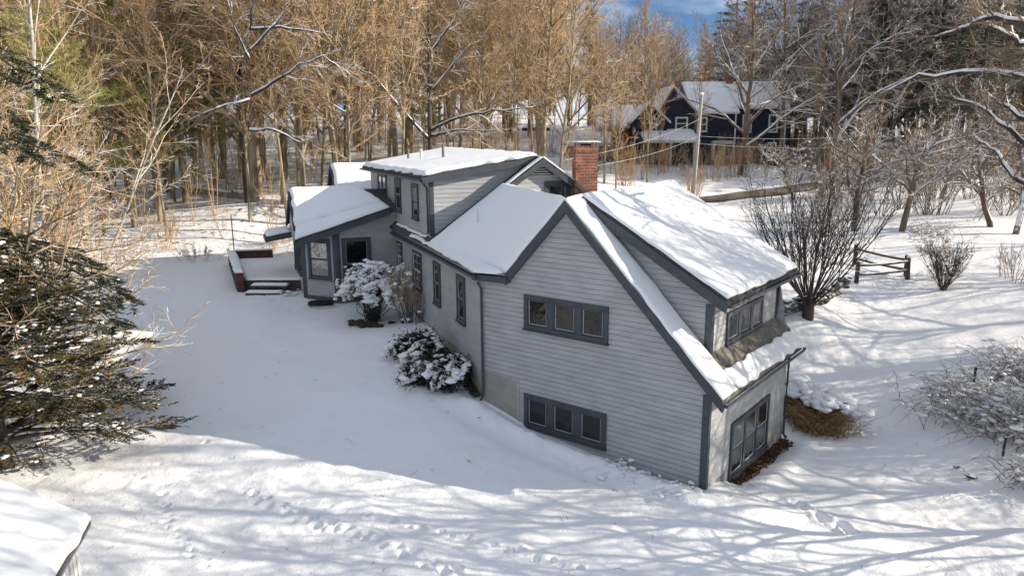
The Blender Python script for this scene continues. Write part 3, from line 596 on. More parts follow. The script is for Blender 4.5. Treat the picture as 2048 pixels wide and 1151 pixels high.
# rear wing roof
mb = MB(); K1, K2, K3, K4, K5, K6 = LP(-1.85, 23.5, 8.85), LP(3, 23.5, 8.85), LP(3, 20.3, 6.3), LP(-1.85, 20.3, 6.3), LP(-1.85, 26.7, 6.3), LP(3, 26.7, 6.3)
mb.slab([K4, K3, K2, K1], .1); mb.slab([K1, K2, K6, K5], .1); mb.build('roof', 'shingle', house)
fK = lambda a, z, o: LP(-1.6-o, a, z)
wall('gable_wall', fK, [(20.5, 3), (26.5, 3), (26.5, 6.4), (23.5, 8.75), (20.5, 6.4)]); window(fK, 21.6, 22.6, 6.3, 7.6, 1, casing=.1, bead=None)
mb = MB(); mb.board((K1[0], K1[1], K1[2]-.08), (K4[0], K4[1], K4[2]-.08), Mb, .08, .2); mb.board((K1[0], K1[1], K1[2]-.08), (K5[0], K5[1], K5[2]-.08), Mb, .08, .2); mb.build('fascia', 'trim', house)
snow_patch(K4, K3, K2, K1, .16, 20, 20)

# corrugated drain ring below the sunroom
mb = MB(); c = gp(642, 612); mb.tube([(c[0]+.62*math.cos(a), c[1]+.3*math.sin(a), c[2]+.1) for a in np.linspace(0, 2*math.pi, 25)], .06, 8); mb.tube([(c[0]+.62*math.cos(a), c[1]+.3*math.sin(a), c[2]+.2) for a in np.linspace(0, 2*math.pi, 25)], .045, 8)
tag(mb.build('window_well', 'rubber', None, True, org=c), 'dark corrugated window well ring at the foot of the sunroom wall', 'window well')

# patio with brick wall and steps
pat = empty('patio', LP(-7.5, 20, 2.6), 'raised snow covered patio with low brick wall beside the sunroom', 'patio')
def PT(x, y, z): return (x, y, z)
mb = MB(); mb.hexa([(-14.9, 39.5, 1.6), (-11.6, 39.5, 1.6), (-14.5, 48, 1.6), (-18.2, 47, 1.6)], [(-14.9, 39.5, 2.72), (-11.6, 39.5, 2.72), (-14.5, 48, 2.72), (-18.2, 47, 2.72)]); mb.build('slab', 'wood', pat)
snow_patch((-14.75, 39.45, 2.72), (-11.5, 39.45, 2.72), (-14.4, 48, 2.72), (-18.2, 47, 2.72), .12, 20, 30, pat, 'snow')
mb = MB(); mb.hexa([(-15.15, 39.2, 1.7), (-14.75, 39.2, 1.7), (-18.0, 46.8, 1.7), (-18.5, 46.8, 1.7)], [(-15.15, 39.2, 3.2), (-14.75, 39.2, 3.2), (-18.0, 46.8, 3.2), (-18.5, 46.8, 3.2)])
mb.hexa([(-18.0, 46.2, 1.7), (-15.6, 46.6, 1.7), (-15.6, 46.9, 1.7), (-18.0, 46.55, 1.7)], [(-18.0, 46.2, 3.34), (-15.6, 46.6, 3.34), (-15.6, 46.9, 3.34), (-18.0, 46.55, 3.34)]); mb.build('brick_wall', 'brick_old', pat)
snow_patch((-15.2, 39.15, 3.2), (-14.7, 39.15, 3.2), (-17.95, 46.85, 3.2), (-18.55, 46.85, 3.2), .16, 6, 30, pat, 'snow')
snow_patch((-17.95, 46.2, 3.35), (-15.6, 46.6, 3.35), (-15.6, 46.9, 3.35), (-17.95, 46.6, 3.35), .08, 20, 4, pat, 'snow')
for k, (y, z, x0, x1) in enumerate(((39.1, 2.5, -14.35, -12.35), (38.6, 2.2, -14.45, -12.5))):
    mb = MB(); mb.cube(x0, x1, y-.12, y+.3, z-.12, z); st = mb.build('step', 'wood', pat)
    snow_patch((x0, y-.14, z), (x1, y-.14, z), (x1, y+.3, z), (x0, y+.3, z), .13, 16, 5, st, 'snow')

# shed at the lower left
shed = empty('shed', (-10.5, 12.6, .8), 'small shed with white vertical boards and snowy roof in the bottom left corner', 'shed')
a, b_, c, d = (-8.55, 13.45, 2.8), (-7.9, 11.0, 2.8), (-11.8, 9.9, 3.7), (-12.6, 15.3, 3.2)
mb = MB(); mb.slab([a, b_, c, d], .08); mb.build('roof', 'shingle', shed)
mb = MB(); mb.board((a[0], a[1], 2.77), (b_[0], b_[1], 2.77), (-.97, -.25), .03, .1); mb.board((a[0], a[1], 2.77), (d[0], d[1], 3.17), (-.3, -.95), .03, .1); mb.build('fascia', 'metal', shed)
mb = MB(); p, q = np.array([-8.75, 13.2]), np.array([-8.12, 10.8]); u = (q-p)/np.linalg.norm(q-p); v_ = np.array([-u[1], u[0]]); L_ = np.linalg.norm(q-p)
def fSh(a, z, o): r = p+u*a+v_*o; return (r[0], r[1], z)
mb.box(fSh, 0, L_, 0, 2.72, -.1, 0)
for k in range(int(L_/.2)): mb.box(fSh, k*.2, k*.2+.13, 0, 2.71, 0, .025)
mb.box(lambda a, z, o: (p[0]-a, p[1]+a*.4+o, z), 0, 3.6, 0, 2.72, -.1, 0)
mb.build('board_wall', 'white', shed)
snow_patch(b_, a, d, c, .13, 50, 50, shed, 'snow', wob=.05, edge=.07)

# ------------------------------------------------------------------ road, wall, fence, pole
rd = [gp(1300, 415), gp(1400, 402), gp(1480, 394), gp(1560, 385), gp(1650, 372), gp(1760, 358), gp(1900, 350), gp(2050, 347), (95, 92, 0)]
mb = MB(); Pn = []
for i, q in enumerate(rd):
    wd = 1.5+.2*i; Pn.append(((q[0], q[1]-wd/2), (q[0], q[1]+wd/2)))
vs = []; fs = []; k = 0
for i in range(len(Pn)-1):
    for s_ in range(6):
        f0, f1 = s_/6, (s_+1)/6
        for j in range(5):
            def pt(fa, fb):
                lo = np.array(Pn[i][0])*(1-fa)+np.array(Pn[i+1][0])*fa; hi = np.array(Pn[i][1])*(1-fa)+np.array(Pn[i+1][1])*fa; q = lo*(1-fb)+hi*fb
                return (q[0], q[1], tz(q[0], q[1])+.14)
            vs += [pt(f0, j/5), pt(f1, j/5), pt(f1, (j+1)/5), pt(f0, (j+1)/5)]; fs.append((k, k+1, k+2, k+3)); k += 4
mb.add(vs, fs); tag(mb.build('road', 'road'), kind='structure')

rng = np.random.RandomState(3)
sw = MB(); wp = [gp(1548, 640), gp(1590, 632), gp(1640, 605), gp(1690, 582)]
for a_, b_ in zip(wp[:-1], wp[1:]):
    a_ = np.array(a_); b_ = np.array(b_); L = np.linalg.norm(b_-a_)
    for k in range(int(L*16)):
        q = a_+(b_-a_)*rng.rand(); hh = rng.rand()*.75; blob(sw, (q[0]+rng.randn()*.12, q[1]+rng.randn()*.15, tz(q[0], q[1])+hh*.9), .12+.14*rng.rand(), .6, rng, .3)
tag(sw.build('stone_wall', 'stone', None), 'low dry stone wall under snow beyond the right wing', 'stone wall')

def fence(pts, name, label, hgt, rails, posts=(True, True)):
    e = empty(name, pts[0], label, 'fence')
    for i, p in enumerate(pts):
        mb = MB(); ln = rng.randn()*.03; mb.hexa([(p[0]-.1, p[1]-.08, p[2]-.4), (p[0]+.1, p[1]-.08, p[2]-.4), (p[0]+.1, p[1]+.08, p[2]-.4), (p[0]-.1, p[1]+.08, p[2]-.4)],
                [(p[0]-.08+ln, p[1]-.07, p[2]+hgt), (p[0]+.08+ln, p[1]-.07, p[2]+hgt), (p[0]+.08+ln, p[1]+.07, p[2]+hgt+.03), (p[0]-.08+ln, p[1]+.07, p[2]+hgt+.03)])
        po = mb.build('post', 'wood', e); mb = MB(); blob(mb, (p[0]+ln, p[1], p[2]+hgt+.04), (.1, .09, .07), 1, rng, .15); mb.build('snow', 'fluff', po, True)
    for a_, b_ in zip(pts[:-1], pts[1:]):
        for zr in rails:
            mb = MB(); A_, B_ = np.array(a_)+[0, 0, zr], np.array(b_)+[0, 0, zr]; ps = [A_+(B_-A_)*u+[0, 0, -.05*math.sin(u*math.pi)] for u in np.linspace(0, 1, 7)]
            mb.tube(ps, .065, 7); rl = mb.build('rail', 'wood', e, True)
            mb = MB(); mb.tube([q+np.array([0, 0, .055]) for q in ps], .045, 6); mb.build('snow', 'fluff', rl, True)
p1, p2, p3 = gp(1712, 569), gp(1815, 557), gp(1709, 530)
fence([p1, p2], 'rail_fence', 'near split rail fence section with two snowy rails by the bare shrub', 1.15, (.45, .95))
fence([p3, (p2[0]+.12, p2[1]+.4, p2[2])], 'rail_fence', 'farther split rail fence section angling back to the same corner post', 1.2, (.4, .95))

pole = empty('utility_pole', at(1385, 400, 62), 'tall leaning grey utility pole with snowy top in front of the navy house', 'utility pole')
pb, ptp = np.array(at(1385, 402, 62)), np.array(at(1403.5, 190, 62)); mb = MB(); mb.tube([pb+(ptp-pb)*u for u in np.linspace(-.08, 1, 8)], np.linspace(.2, .13, 8), 12)
m_pole = noisecol('silver_weathered_pole', (.27, .26, .24), (.42, .41, .39), 2, .9, .3, 15, stretch=(1, 1, .2)); mb.build('post', m_pole, pole, True)
mb = MB(); blob(mb, tuple(ptp+np.array([0, 0, .08])), (.17, .17, .14), 1, rng, .1); mb.build('snow', 'fluff', pole, True)
def wire(a_, b_, sag, label):
    a_, b_ = np.array(a_), np.array(b_); mb = MB(); mb.tube([a_+(b_-a_)*u+np.array([0, 0, -sag*4*u*(1-u)]) for u in np.linspace(0, 1, 30)], .013, 5)
    tag(mb.build('overhead_wire', noisecol('frosted_wire', (.2, .2, .2), (.42, .42, .42), 1, .6), None, org=tuple(a_)), label, 'wire', 'wires strung from the utility pole')
q = pb+(ptp-pb)*.62; q2 = pb+(ptp-pb)*.78; q3 = pb+(ptp-pb)*.55
wire(q, LP(7.6, 6.5, 9.0), .3, 'lower wire running from the pole down to the brick chimney of the grey house')
wire(q2, at(1130, 320, 32), .35, 'upper wire running left from the pole over the grey house')
wire(q, at(1760, 268, 75), .35, 'upper wire running right from the pole past the navy house'); wire(q3, at(1760, 290, 75), .35, 'lower wire running right from the pole past the navy house')

# thin post by the patio, posts in the right hand brambles
mb = MB(); c = gp(470, 520); mb.tube([c, (c[0]-.02, c[1], c[2]+3.1)], .035, 6); tag(mb.build('clothesline_pole', 'bark_d', None, org=c), 'thin dark pole standing behind the patio brick wall', 'pole')
mb = MB(); c = gp(2003, 925); mb.tube([(c[0], c[1], c[2]-.2), (c[0]+.03, c[1], c[2]+.85)], .04, 7); tag(mb.build('stake', 'bark_d', None, org=c), 'dark garden stake in front of the snowy brambles at the right edge', 'stake')
mb = MB(); c = gp(1944, 790); mb.tube([(c[0], c[1], c[2]-.2), (c[0]+.02, c[1], c[2]+1.1)], .05, 7); tag(mb.build('stake', 'bark_d', None, org=c), 'dark stake standing inside the snowy bramble thicket', 'stake')

# fallen log in the wood
c1, c2 = gp(378, 386), gp(512, 402); mb = MB(); mb.tube([np.array(c1)*(1-u)+np.array(c2)*u+np.array([0, 0, .28+.04*math.sin(9*u)]) for u in np.linspace(0, 1, 12)], np.linspace(.32, .42, 12), 10)
tag(mb.build('fallen_log', 'bark', None, True), 'long fallen log lying on the snow in the wood', 'log')
for (a_, b_, r, lb) in (((250, 335), (330, 328), .2, 'short mossy log lying deep in the left part of the wood'), ((1045, 262), (1100, 262), .3, 'dark stacked log heap on the snowy slope behind the dormer')):
    c1, c2 = gp(*a_), gp(*b_); mb = MB(); mb.tube([np.array(c1)*(1-u)+np.array(c2)*u+np.array([0, 0, .25]) for u in np.linspace(0, 1, 6)], r, 8); tag(mb.build('fallen_log', 'bark_d', None, True), lb, 'log')

# ------------------------------------------------------------------ navy house far behind
nv = empty('house', (24, 85, 7.6), 'navy blue two storey house with snowy roofs behind the trees beyond the road', 'house')
def roof_prism(name, x0, x1, ye, yr, ze, zr, back=None, m='shingle', snow=.25, par=None, oh=.3):
    """ridge along x: eave line at ye/ze in front, ridge at yr/zr"""
    yb = 2*yr-ye if back is None else back
    mb = MB(); mb.slab([(x0-oh, ye-oh, ze), (x1+oh, ye-oh, ze), (x1+oh, yr, zr), (x0-oh, yr, zr)], .18); mb.slab([(x0-oh, yr, zr), (x1+oh, yr, zr), (x1+oh, yb+oh, ze), (x0-oh, yb+oh, ze)], .18)
    r = mb.build(name, 'white', par or nv); snow_patch((x0-oh, ye-oh, ze), (x1+oh, ye-oh, ze), (x1+oh, yr, zr), (x0-oh, yr, zr), snow, 14, 14, r, 'snow', edge=.3)
    mb = MB(); 
    return r
mb = MB(); mb.cube(25, 31.4, 85, 93, 6, 13.6); mb.cube(20.3, 25.1, 83, 92, 6, 13.1); mb.cube(14.8, 20.4, 84.5, 92, 6, 11.4)
mb.add([(31.4, 85, 13.6), (31.4, 93, 13.6), (31.4, 89, 16.6)], [(0, 1, 2)]); mb.build('wall', 'navy', nv)
roof_prism('roof', 25, 31.4, 85, 89, 13.7, 16.75); roof_prism('roof', 20.5, 25.1, 83, 89, 13.1, 16.75)
# cross gables facing the camera
def fgable(x0, x1, xr, y, yb, ze, zr, m='navy'):
    mb = MB(); mb.add([(x0, y, 7), (x1, y, 7), (x1, y, ze), (xr, y, zr), (x0, y, ze), (x0, yb, 7), (x0, yb, ze), (xr, yb, zr), (x1, yb, ze), (x1, yb, 7)], [(0, 1, 2, 3, 4), (0, 4, 6, 5), (1, 9, 8, 2)]); mb.build('wall', m, nv)
    mb = MB(); mb.slab([(x0-.35, y-.4, ze-.15), (xr, y-.4, zr+.15), (xr, yb, zr+.15), (x0-.35, yb, ze-.15)], .16); mb.slab([(xr, y-.4, zr+.15), (x1+.35, y-.4, ze-.15), (x1+.35, yb, ze-.15), (xr, yb, zr+.15)], .16); r = mb.build('roof', 'white', nv)
    snow_patch((x0-.35, y-.4, ze-.15), (xr, y-.4, zr+.15), (xr, yb, zr+.15), (x0-.35, yb, ze-.15), .2, 10, 10, r, 'snow'); snow_patch((xr, y-.4, zr+.15), (x1+.35, y-.4, ze-.15), (x1+.35, yb, ze-.15), (xr, yb, zr+.15), .2, 10, 10, r, 'snow')
fgable(16.4, 20.4, 17.8, 82.5, 89, 13.2, 15.8); fgable(13.5, 17.2, 15.2, 82, 88, 12.2, 14.0)
mb = MB(); mb.cube(9.9, 14.4, 85, 90, 7, 11.5); mb.build('wall', 'orange', nv); roof_prism('roof', 10, 14.2, 84.6, 88.5, 11.6, 14.1)
mb = MB(); mb.cube(6.6, 11, 83, 87, 7, 9.6); mb.build('wall', 'wood', nv); roof_prism('roof', 6.3, 11, 82.5, 86, 9.7, 11.6)
roof_prism('roof', 14.6, 20, 79.8, 82.9, 10.0, 11.2, back=83)
mb = MB()
for x in (14.8, 17.3, 19.8): mb.cube(x-.08, x+.08, 79.9, 80.05, 7, 9.95)
mb.cube(31.25, 31.4, 84.9, 85, 6, 13.5); mb.cube(25, 25.15, 84.88, 85, 6, 13.5); mb.cube(20.35, 20.5, 82.85, 83, 6, 13.1); mb.cube(24.95, 25.1, 82.87, 83, 6, 13.1); mb.build('porch_post', 'white', nv)
fN = lambda y: (lambda a, z, o: (a, y-o, z))
for (x, z0, z1, y, w_, gsz) in ((26.4, 10.9, 12.9, 85, 1.1, (2, 2)), (29.4, 10.9, 12.9, 85, 1.1, (2, 2)), (26.4, 8.2, 9.8, 85, 1.1, (2, 2)), (29.4, 8.2, 9.8, 85, 1.1, (2, 2)), (21.0, 11, 12.6, 83, .9, (2, 2)), (18.2, 11.2, 12.6, 82.5, 1.4, (2, 2)), (15.2, 10.9, 12.0, 82, .9, (2, 2))):
    window(fN(y), x, x+w_, z0, z1, 1, dh=True, casing=.12, frame='white', sash='white', bead=None, parent=nv, grid=None)
mb = MB(); mb.cube(22.4, 24.9, 82.2, 83, 7.9, 10); mb.build('bay', 'white', nv); window(fN(82.2), 22.5, 24.8, 8.2, 9.8, 2, casing=.12, frame='white', sash='white', bead='white', grid=(2, 3), parent=nv)
mb = MB(); mb.cube(25.3, 26.1, 88.3, 89.1, 15.5, 17.7); mb.build('chimney', 'brick', nv)

# ------------------------------------------------------------------ parked vehicles by the far road
def vehicle(c, L, Wd, Ht, paint, label, suv, rot):
    e = empty('parked_car', c, label, 'car', 'cars parked beyond the road'); e.rotation_euler = (0, 0, 0)
    def X(a, b, z): return (c[0]+a*math.cos(rot)-b*math.sin(rot), c[1]+a*math.sin(rot)+b*math.cos(rot), c[2]+z)
    prof = [(-L/2, .35), (-L/2, .85), (-L/2+.25, .98), (-L/2+.5, Ht), (L*.12, Ht), (L*.26, 1.02), (L/2-.1, .9), (L/2, .6), (L/2, .35)] if suv else [(-L/2, .3), (-L/2, .8), (-L*.33, .92), (-L*.2, Ht), (L*.08, Ht), (L*.22, .92), (L/2-.1, .78), (L/2, .5), (L/2, .3)]
    mb = MB(); N = len(prof); mb.add([X(a, -Wd/2, z) for a, z in prof]+[X(a, Wd/2, z) for a, z in prof], [tuple(range(N)), tuple(range(2*N-1, N-1, -1))]+[(i, i+N, (i+1) % N+N, (i+1) % N) for i in range(N)]); mb.build('body', paint, e)
    a0, a1 = (-L/2+.55, L*.1) if suv else (-L*.2, L*.07)
    mb = MB()
    mb.add([X(a0-.0, -Wd/2-.01, .98), X(a1+.25, -Wd/2-.01, .98), X(a1, -Wd/2-.01, Ht-.1), X(a0+.05, -Wd/2-.01, Ht-.1)], [(0, 1, 2, 3)]); mb.build('side_window', 'dark', e)
    for a in (-L*.32, L*.32):
        mb = MB(); mb.tube([X(a, -Wd/2-.03, .34), X(a, -Wd/2+.2, .34)], .34, 16); mb.build('wheel', 'rubber', e)
        mb = MB(); mb.tube([X(a, Wd/2-.2, .34), X(a, Wd/2+.03, .34)], .34, 16); mb.build('wheel', 'rubber', e)
    snow_patch(X(-L/2+.5 if suv else -L*.19, -Wd/2, Ht), X(L*.1, -Wd/2, Ht), X(L*.1, Wd/2, Ht), X(-L/2+.5 if suv else -L*.19, Wd/2, Ht), .15, 10, 8, e, 'snow')
vehicle(gp(1857, 352), 4.4, 1.75, 1.45, 'carpaint', 'light silver car with snow on its roof parked beyond the road', False, .1)
vehicle(gp(1935, 353), 4.6, 1.85, 1.8, 'cardark', 'dark high sided car parked beyond the road near the right edge', True, .05)

# ------------------------------------------------------------------ trees
def norm(v): return v/(np.linalg.norm(v)+1e-9)
def sprout(rs, p, d, L, r, lvl, cf, outl):
    ns = cf['seg'][lvl]; pts = [p]; q = p.copy(); dd = d.copy(); st = L/ns
    for i in range(ns):
        dd = norm(dd+rs.randn(3)*cf['wig'][lvl]+np.array([0, 0, cf['up'][lvl]])); q = q+dd*st; pts.append(q)
    rr = np.linspace(r, max(r*cf['tip'][lvl], cf['rmin']), ns+1); outl[min(lvl, len(outl)-1)].append((pts, rr))
    if lvl+1 >= len(cf['n']): cf.get('ends', []).append((pts, lvl)); return
    nch = cf['n'][lvl+1]; nch = int(nch*(.75+.5*rs.rand())+.5); f0 = cf['f0'][lvl+1]; a0 = rs.rand()*6.28
    for k in range(nch):
        f = f0+(1-f0)*(k+rs.rand())/nch; f = min(f, .99); x = f*ns; i = int(x); u = x-i; c = pts[i]*(1-u)+pts[i+1]*u; t = norm(pts[i+1]-pts[i])
        az = a0+k*2.4+rs.randn()*.3; ref = np.array([0, 0, 1.]) if abs(t[2]) < .9 else np.array([1., 0, 0]); U = norm(np.cross(t, ref)); V_ = np.cross(t, U)
        if cf.get('flat') and lvl >= 1: az = (0 if k % 2 else math.pi)+rs.randn()*.35
        an = cf['ang'][lvl+1]*(1-.35*f if lvl == 0 else 1)+rs.randn()*.12; cd_ = t*math.cos(an)+(U*math.cos(az)+V_*math.sin(az))*math.sin(an)
        prof = cf['prof'](f) if lvl == 0 and 'prof' in cf else (1-.55*f)
        cl = cf['len'][lvl+1]*(L if lvl > 0 else cf['h'])*prof*(.7+.6*rs.rand()); cr_ = min(r*(1-f*(1-cf['tip'][lvl]))*.75, cf['rad'][lvl+1]*cl)
        sprout(rs, c, cd_, cl, max(cr_, cf['rmin']), lvl+1, cf, outl)
def mesh_of(lst, ks):
    mb = MB()
    for (pts, rr), k in lst: mb.tube(pts, rr, k, cap=False)
    return mb
def bare_tree(name, seed, h, r, cf, mats=('bark', 'twig'), lean=(0, 0)):
    rs = np.random.RandomState(seed); outl = [[], [], [], []]; cf = dict(cf); cf['h'] = h; cf['ends'] = []
    sprout(rs, np.array([0, 0, -.4]), norm(np.array([lean[0], lean[1], 1.])), h, r, 0, cf, outl)
    e = empty(name, (0, 0, 0)); ORG[e.name] = (0, 0, 0)
    mesh_of([(x, 9) for x in outl[0]]+[(x, 5) for x in outl[1]], 0).build('trunk', mats[0], e, True)
    mesh_of([(x, 4) for x in outl[2]]+[(x, 3) for x in outl[3]], 0).build('crown', mats[1], e)
    return e, cf['ends']
FOREST = dict(seg=(12, 6, 4, 2), wig=(.03, .12, .18, .2), up=(.01, .03, .03, .02), tip=(.22, .25, .4, .6), rmin=.008, n=(1, 30, 9, 12), f0=(0, .24, .2, .12), ang=(0, 1.12, .8, .75), len=(1, .27, .5, .45), rad=(0, .016, .012, .010), prof=lambda f: .35+1.0*math.sin(min(1, (f-.15)*1.4)*math.pi*.9) if f < .8 else .6)
BROAD = dict(FOREST, n=(1, 20, 10, 10), f0=(0, .16, .2, .1), ang=(0, .85, .7, .7), len=(1, .42, .48, .4), rad=(0, .026, .016, .013), prof=lambda f: 1.15-.6*f)
SLIM = dict(FOREST, n=(1, 24, 8, 10), len=(1, .2, .5, .42), ang=(0, .7, .6, .6))
GNARL = dict(seg=(7, 7, 6, 3), wig=(.12, .22, .25, .25), up=(.0, .05, .06, .05), tip=(.5, .3, .4, .5), rmin=.008, n=(1, 10, 13, 12), f0=(0, .35, .15, .1), ang=(0, 1.0, .9, .8), len=(1, .72, .5, .38), rad=(0, .035, .025, .02), prof=lambda f: 1.1-.4*f)
PROTO = []
def hide_proto(e): e.location = (0, -400, -60)
used = set()
FIX = {}
def fr(name, seed, h, r, cf, mats=('bark', 'twig'), lean=(0, 0)):
    e, _ = bare_tree(name, seed, h, r, cf, mats, lean); kids(e); FIX[e.name] = h; return e
protos = [fr('bare_tree', 100+i, h, r, cf) for i, (h, r, cf) in enumerate(((19, .17, FOREST), (21, .2, FOREST), (17, .12, SLIM), (22, .14, SLIM), (18, .22, BROAD), (16, .11, SLIM), (20, .19, BROAD)))]
protos_s = [fr('bare_tree', 140+i, h, r, cf, ('bark_s', 'twig_s')) for i, (h, r, cf) in enumerate(((15, .26, BROAD), (17, .22, FOREST)))]
def place(proto, loc, sc, rz, label, group, cat='tree', tilt=(0, 0), name=None):
    if proto.name not in used: used.add(proto.name); o = proto
    else: o = copy_tree(proto)
    o.location = (loc[0], loc[1], loc[2]); o.scale = (sc, sc, sc) if not isinstance(sc, tuple) else sc; o.rotation_euler = (tilt[0], tilt[1], rz)
    tag(o, label, cat, group if group else None)
    if not group and 'group' in o: del o['group']
    return o
def placep(proto, px, py, hgt, label, group=None, rz=0, w=1.0, tilt=(0, 0), D=None):
    w *= 1.05; c = gx(px, D) if D else gp(px, py); s = hgt/FIX[PN[proto.name]]; return place(proto, c, (s*w, s*w, s), rz, label, group, tilt=tilt)
PN = {p.name: p.name for p in protos+protos_s}
# individually described trees
placep(protos[4], 510, 402, 26, 'thick twin trunked bare tree in sun at the front of the wood', rz=1.2, w=1.25)
placep(protos[0], 520, 396, 24, 'pale thick trunk standing just right of the twin trunked tree', rz=2.2, w=1.2)
placep(protos[1], 345, 398, 25, 'tall straight bare tree left of the fallen log', rz=.3, w=.9)
placep(protos[2], 258, 428, 20, 'slim pale trunk nearest the lawn at the left of the wood', rz=.9, w=1.1)
placep(protos[5], 455, 382, 19, 'slim bare tree between the fallen log and the thick trunks', rz=4)
placep(protos[3], 565, 408, 21, 'slender leaning bare tree left of the sunroom', rz=2.7, tilt=(0, .06))
placep(protos[1], 598, 385, 21, 'forked bare tree directly behind the sunroom roof', rz=5, w=.9)
placep(protos[6], 645, 372, 20, 'bare tree left of the far snowy roof', rz=.4)
placep(protos[4], 868, 292, 24, 'spreading bare tree with snowy low limbs behind the vent pipes', rz=3.5)
placep(protos_s[0], 815, 305, 17, 'crooked tree with snow lined branches left of the vent pipes', rz=.5)
placep(protos[3], 1135, 305, 22, 'slender straight bare tree rising behind the small gable peak', rz=1)
placep(protos[5], 1208, 368, 16, 'slim bare tree just right of the brick chimney', rz=2)
placep(protos[2], 1295, 365, 15, 'bare tree between the brick chimney and the utility pole', rz=3)
placep(protos[5], 1232, 385, 12, 'young thin bare tree close behind the brick chimney', rz=5)
placep(protos_s[0], 1480, 350, 17, 'leaning snow lined tree in front of the navy house', rz=1.9, tilt=(0, -.1))
placep(protos_s[1], 1560, 335, 19, 'dark bare tree at the right end of the navy house', rz=.9)
placep(protos_s[0], 1660, 350, 19, 'snowy spreading tree right of the navy house', rz=2.9)
placep(protos_s[1], 1760, 345, 21, 'tall snowy bare tree above the gnarled orchard trees', rz=4)

# orchard trees on the right
def orchard(px, py, h, seed, label, lean=(0, 0), cf=GNARL, mats=('bark_s', 'twig_s'), r=.2, name='orchard_tree'):
    e, _ = bare_tree(name, seed, h, r, cf, mats, lean); kids(e); used.add(e.name); e.location = gp(px, py); tag(e, label, 'tree', None); return e
orchard(1708, 462, 6.2, 201, 'gnarled snow lined orchard tree nearest the big shrub', (-.1, 0))
orchard(1803, 462, 6.4, 202, 'forked gnarled orchard tree with dark snowy trunk behind the fence', (.12, 0), r=.22)
orchard(1985, 455, 6.2, 203, 'leaning orchard tree with arching limbs at the right edge', (-.35, 0))
orchard(1908, 560, 2.0, 204, 'low dark arching thicket tree behind the fence corner', (-.3, 0), r=.07)
orchard(2030, 470, 6.6, 205, 'rightmost orchard tree partly cut by the frame', (.2, .1))
orchard(1880, 400, 4.4, 206, 'farther small orchard tree below the parked cars', (.1, 0), r=.14)
orchard(1590, 400, 4.4, 207, 'small bare tree beside the bend of the road', (0, 0), r=.13)

# shrubs: many stems from one foot
def stems(name, c, nst, h, spread, seed, label, mats, cat='shrub', r=.03, sub=(6, 5), up=.06, group=None, twl=(.45, .4), rmin=.006, foot=.12, snowb=0, trunk=None):
    rs = np.random.RandomState(seed); outl = [[], [], []]
    cf = dict(seg=(8, 5, 3), wig=(.06, .13, .16), up=(up, .06, .04), tip=(.3, .4, .6), rmin=rmin, n=(1, sub[0], sub[1]), f0=(0, .25, .15), ang=(0, .5, .6), len=(1, twl[0], twl[1]), rad=(0, .016, .014), h=h*.8, ends=[])
    for k in range(nst):
        az = rs.rand()*6.283; sp = spread*(.25+.75*rs.rand()**.7); d = norm(np.array([math.cos(az)*sp, math.sin(az)*sp, 1])); p = np.array([c[0]+math.cos(az)*foot*rs.rand(), c[1]+math.sin(az)*foot*rs.rand(), c[2]+(trunk or 0)-.1])
        cf['h'] = h*.8; sprout(rs, p, d, h*(.7+.4*rs.rand()), r*(.6+.6*rs.rand()), 0, cf, outl)
    e = empty(name, c, label, cat, group)
    mb = mesh_of([(x, 5) for x in outl[0]], 0)
    if trunk:
        for k in range(4): a = k*1.6; mb.tube([(c[0]+.1*math.cos(a), c[1]+.1*math.sin(a), c[2]-.3), (c[0]+.13*math.cos(a), c[1]+.1*math.sin(a), c[2]+trunk*.6), (c[0]+.22*math.cos(a), c[1]+.2*math.sin(a), c[2]+trunk*1.3)], (.2, .16, .1), 8)
    mb.build('stems', mats[0], e, True)
    mesh_of([(x, 3) for x in outl[1]]+[(x, 3) for x in outl[2]], 0).build('twigs', mats[1], e)
    if snowb:
        sb = MB(); al = outl[0]+outl[1]
        for k in range(snowb):
            pts, rr = al[rs.randint(len(al))]; i = rs.randint(1, len(pts)); q = pts[i]; s_ = .03+.06*rs.rand()
            blob(sb, (q[0], q[1], q[2]+s_*.4), (s_*1.7, s_*1.1, s_*.8), 1, rs, .25)
        sb.build('snow', 'fluff', e, True)
    return e
stems('large_shrub', gp(1615, 638), 34, 6.3, 1.0, 11, 'large dark vase shaped bare shrub beyond the corner of the right wing', ('bark_d', 'bark_d'), r=.042, sub=(8, 6), foot=.3, trunk=.8, rmin=.009)
stems('shrub', gp(1885, 583), 22, 2.6, .7, 12, 'arching bare shrub with snowy foot right of the rail fence', ('bark_d', 'bark_d'), r=.03, sub=(8, 5), snowb=30)
stems('shrub', gp(1385, 418), 24, 3.4, .45, 13, 'tan upright bare shrub at the foot of the utility pole', ('twig_o', 'twig'), r=.02)
stems('shrub', gp(1475, 352), 40, 3.6, .35, 14, 'golden brown hedge clump left of the road bend under the navy house', ('twig_o', 'twig_o'), r=.025, foot=2.0)
stems('shrub', gp(1420, 360), 40, 3.4, .35, 15, 'golden brown bush directly below the white bay window', ('twig_o', 'twig_o'), r=.025, foot=2.2)
stems('shrub', gp(1250, 372), 34, 3.6, .3, 16, 'tall yellowish bush right of the brick chimney', ('twig_o', 'twig_o'), r=.02, foot=.7)
stems('shrub', gp(1320, 345), 34, 3.6, .5, 17, 'brown tangled bush in front of the navy house porch', ('twig', 'twig'), r=.025, foot=2)
stems('shrub', gp(1185, 340), 30, 3.4, .5, 18, 'dark tangled bush behind the top of the chimney', ('bark_s', 'twig_s'), r=.025, foot=1.2, snowb=30)
stems('shrub', gp(560, 490), 26, 1.6, .9, 19, 'brown twiggy shrub left of the sunroom corner', ('twig', 'twig'), r=.014, foot=.5, snowb=25)
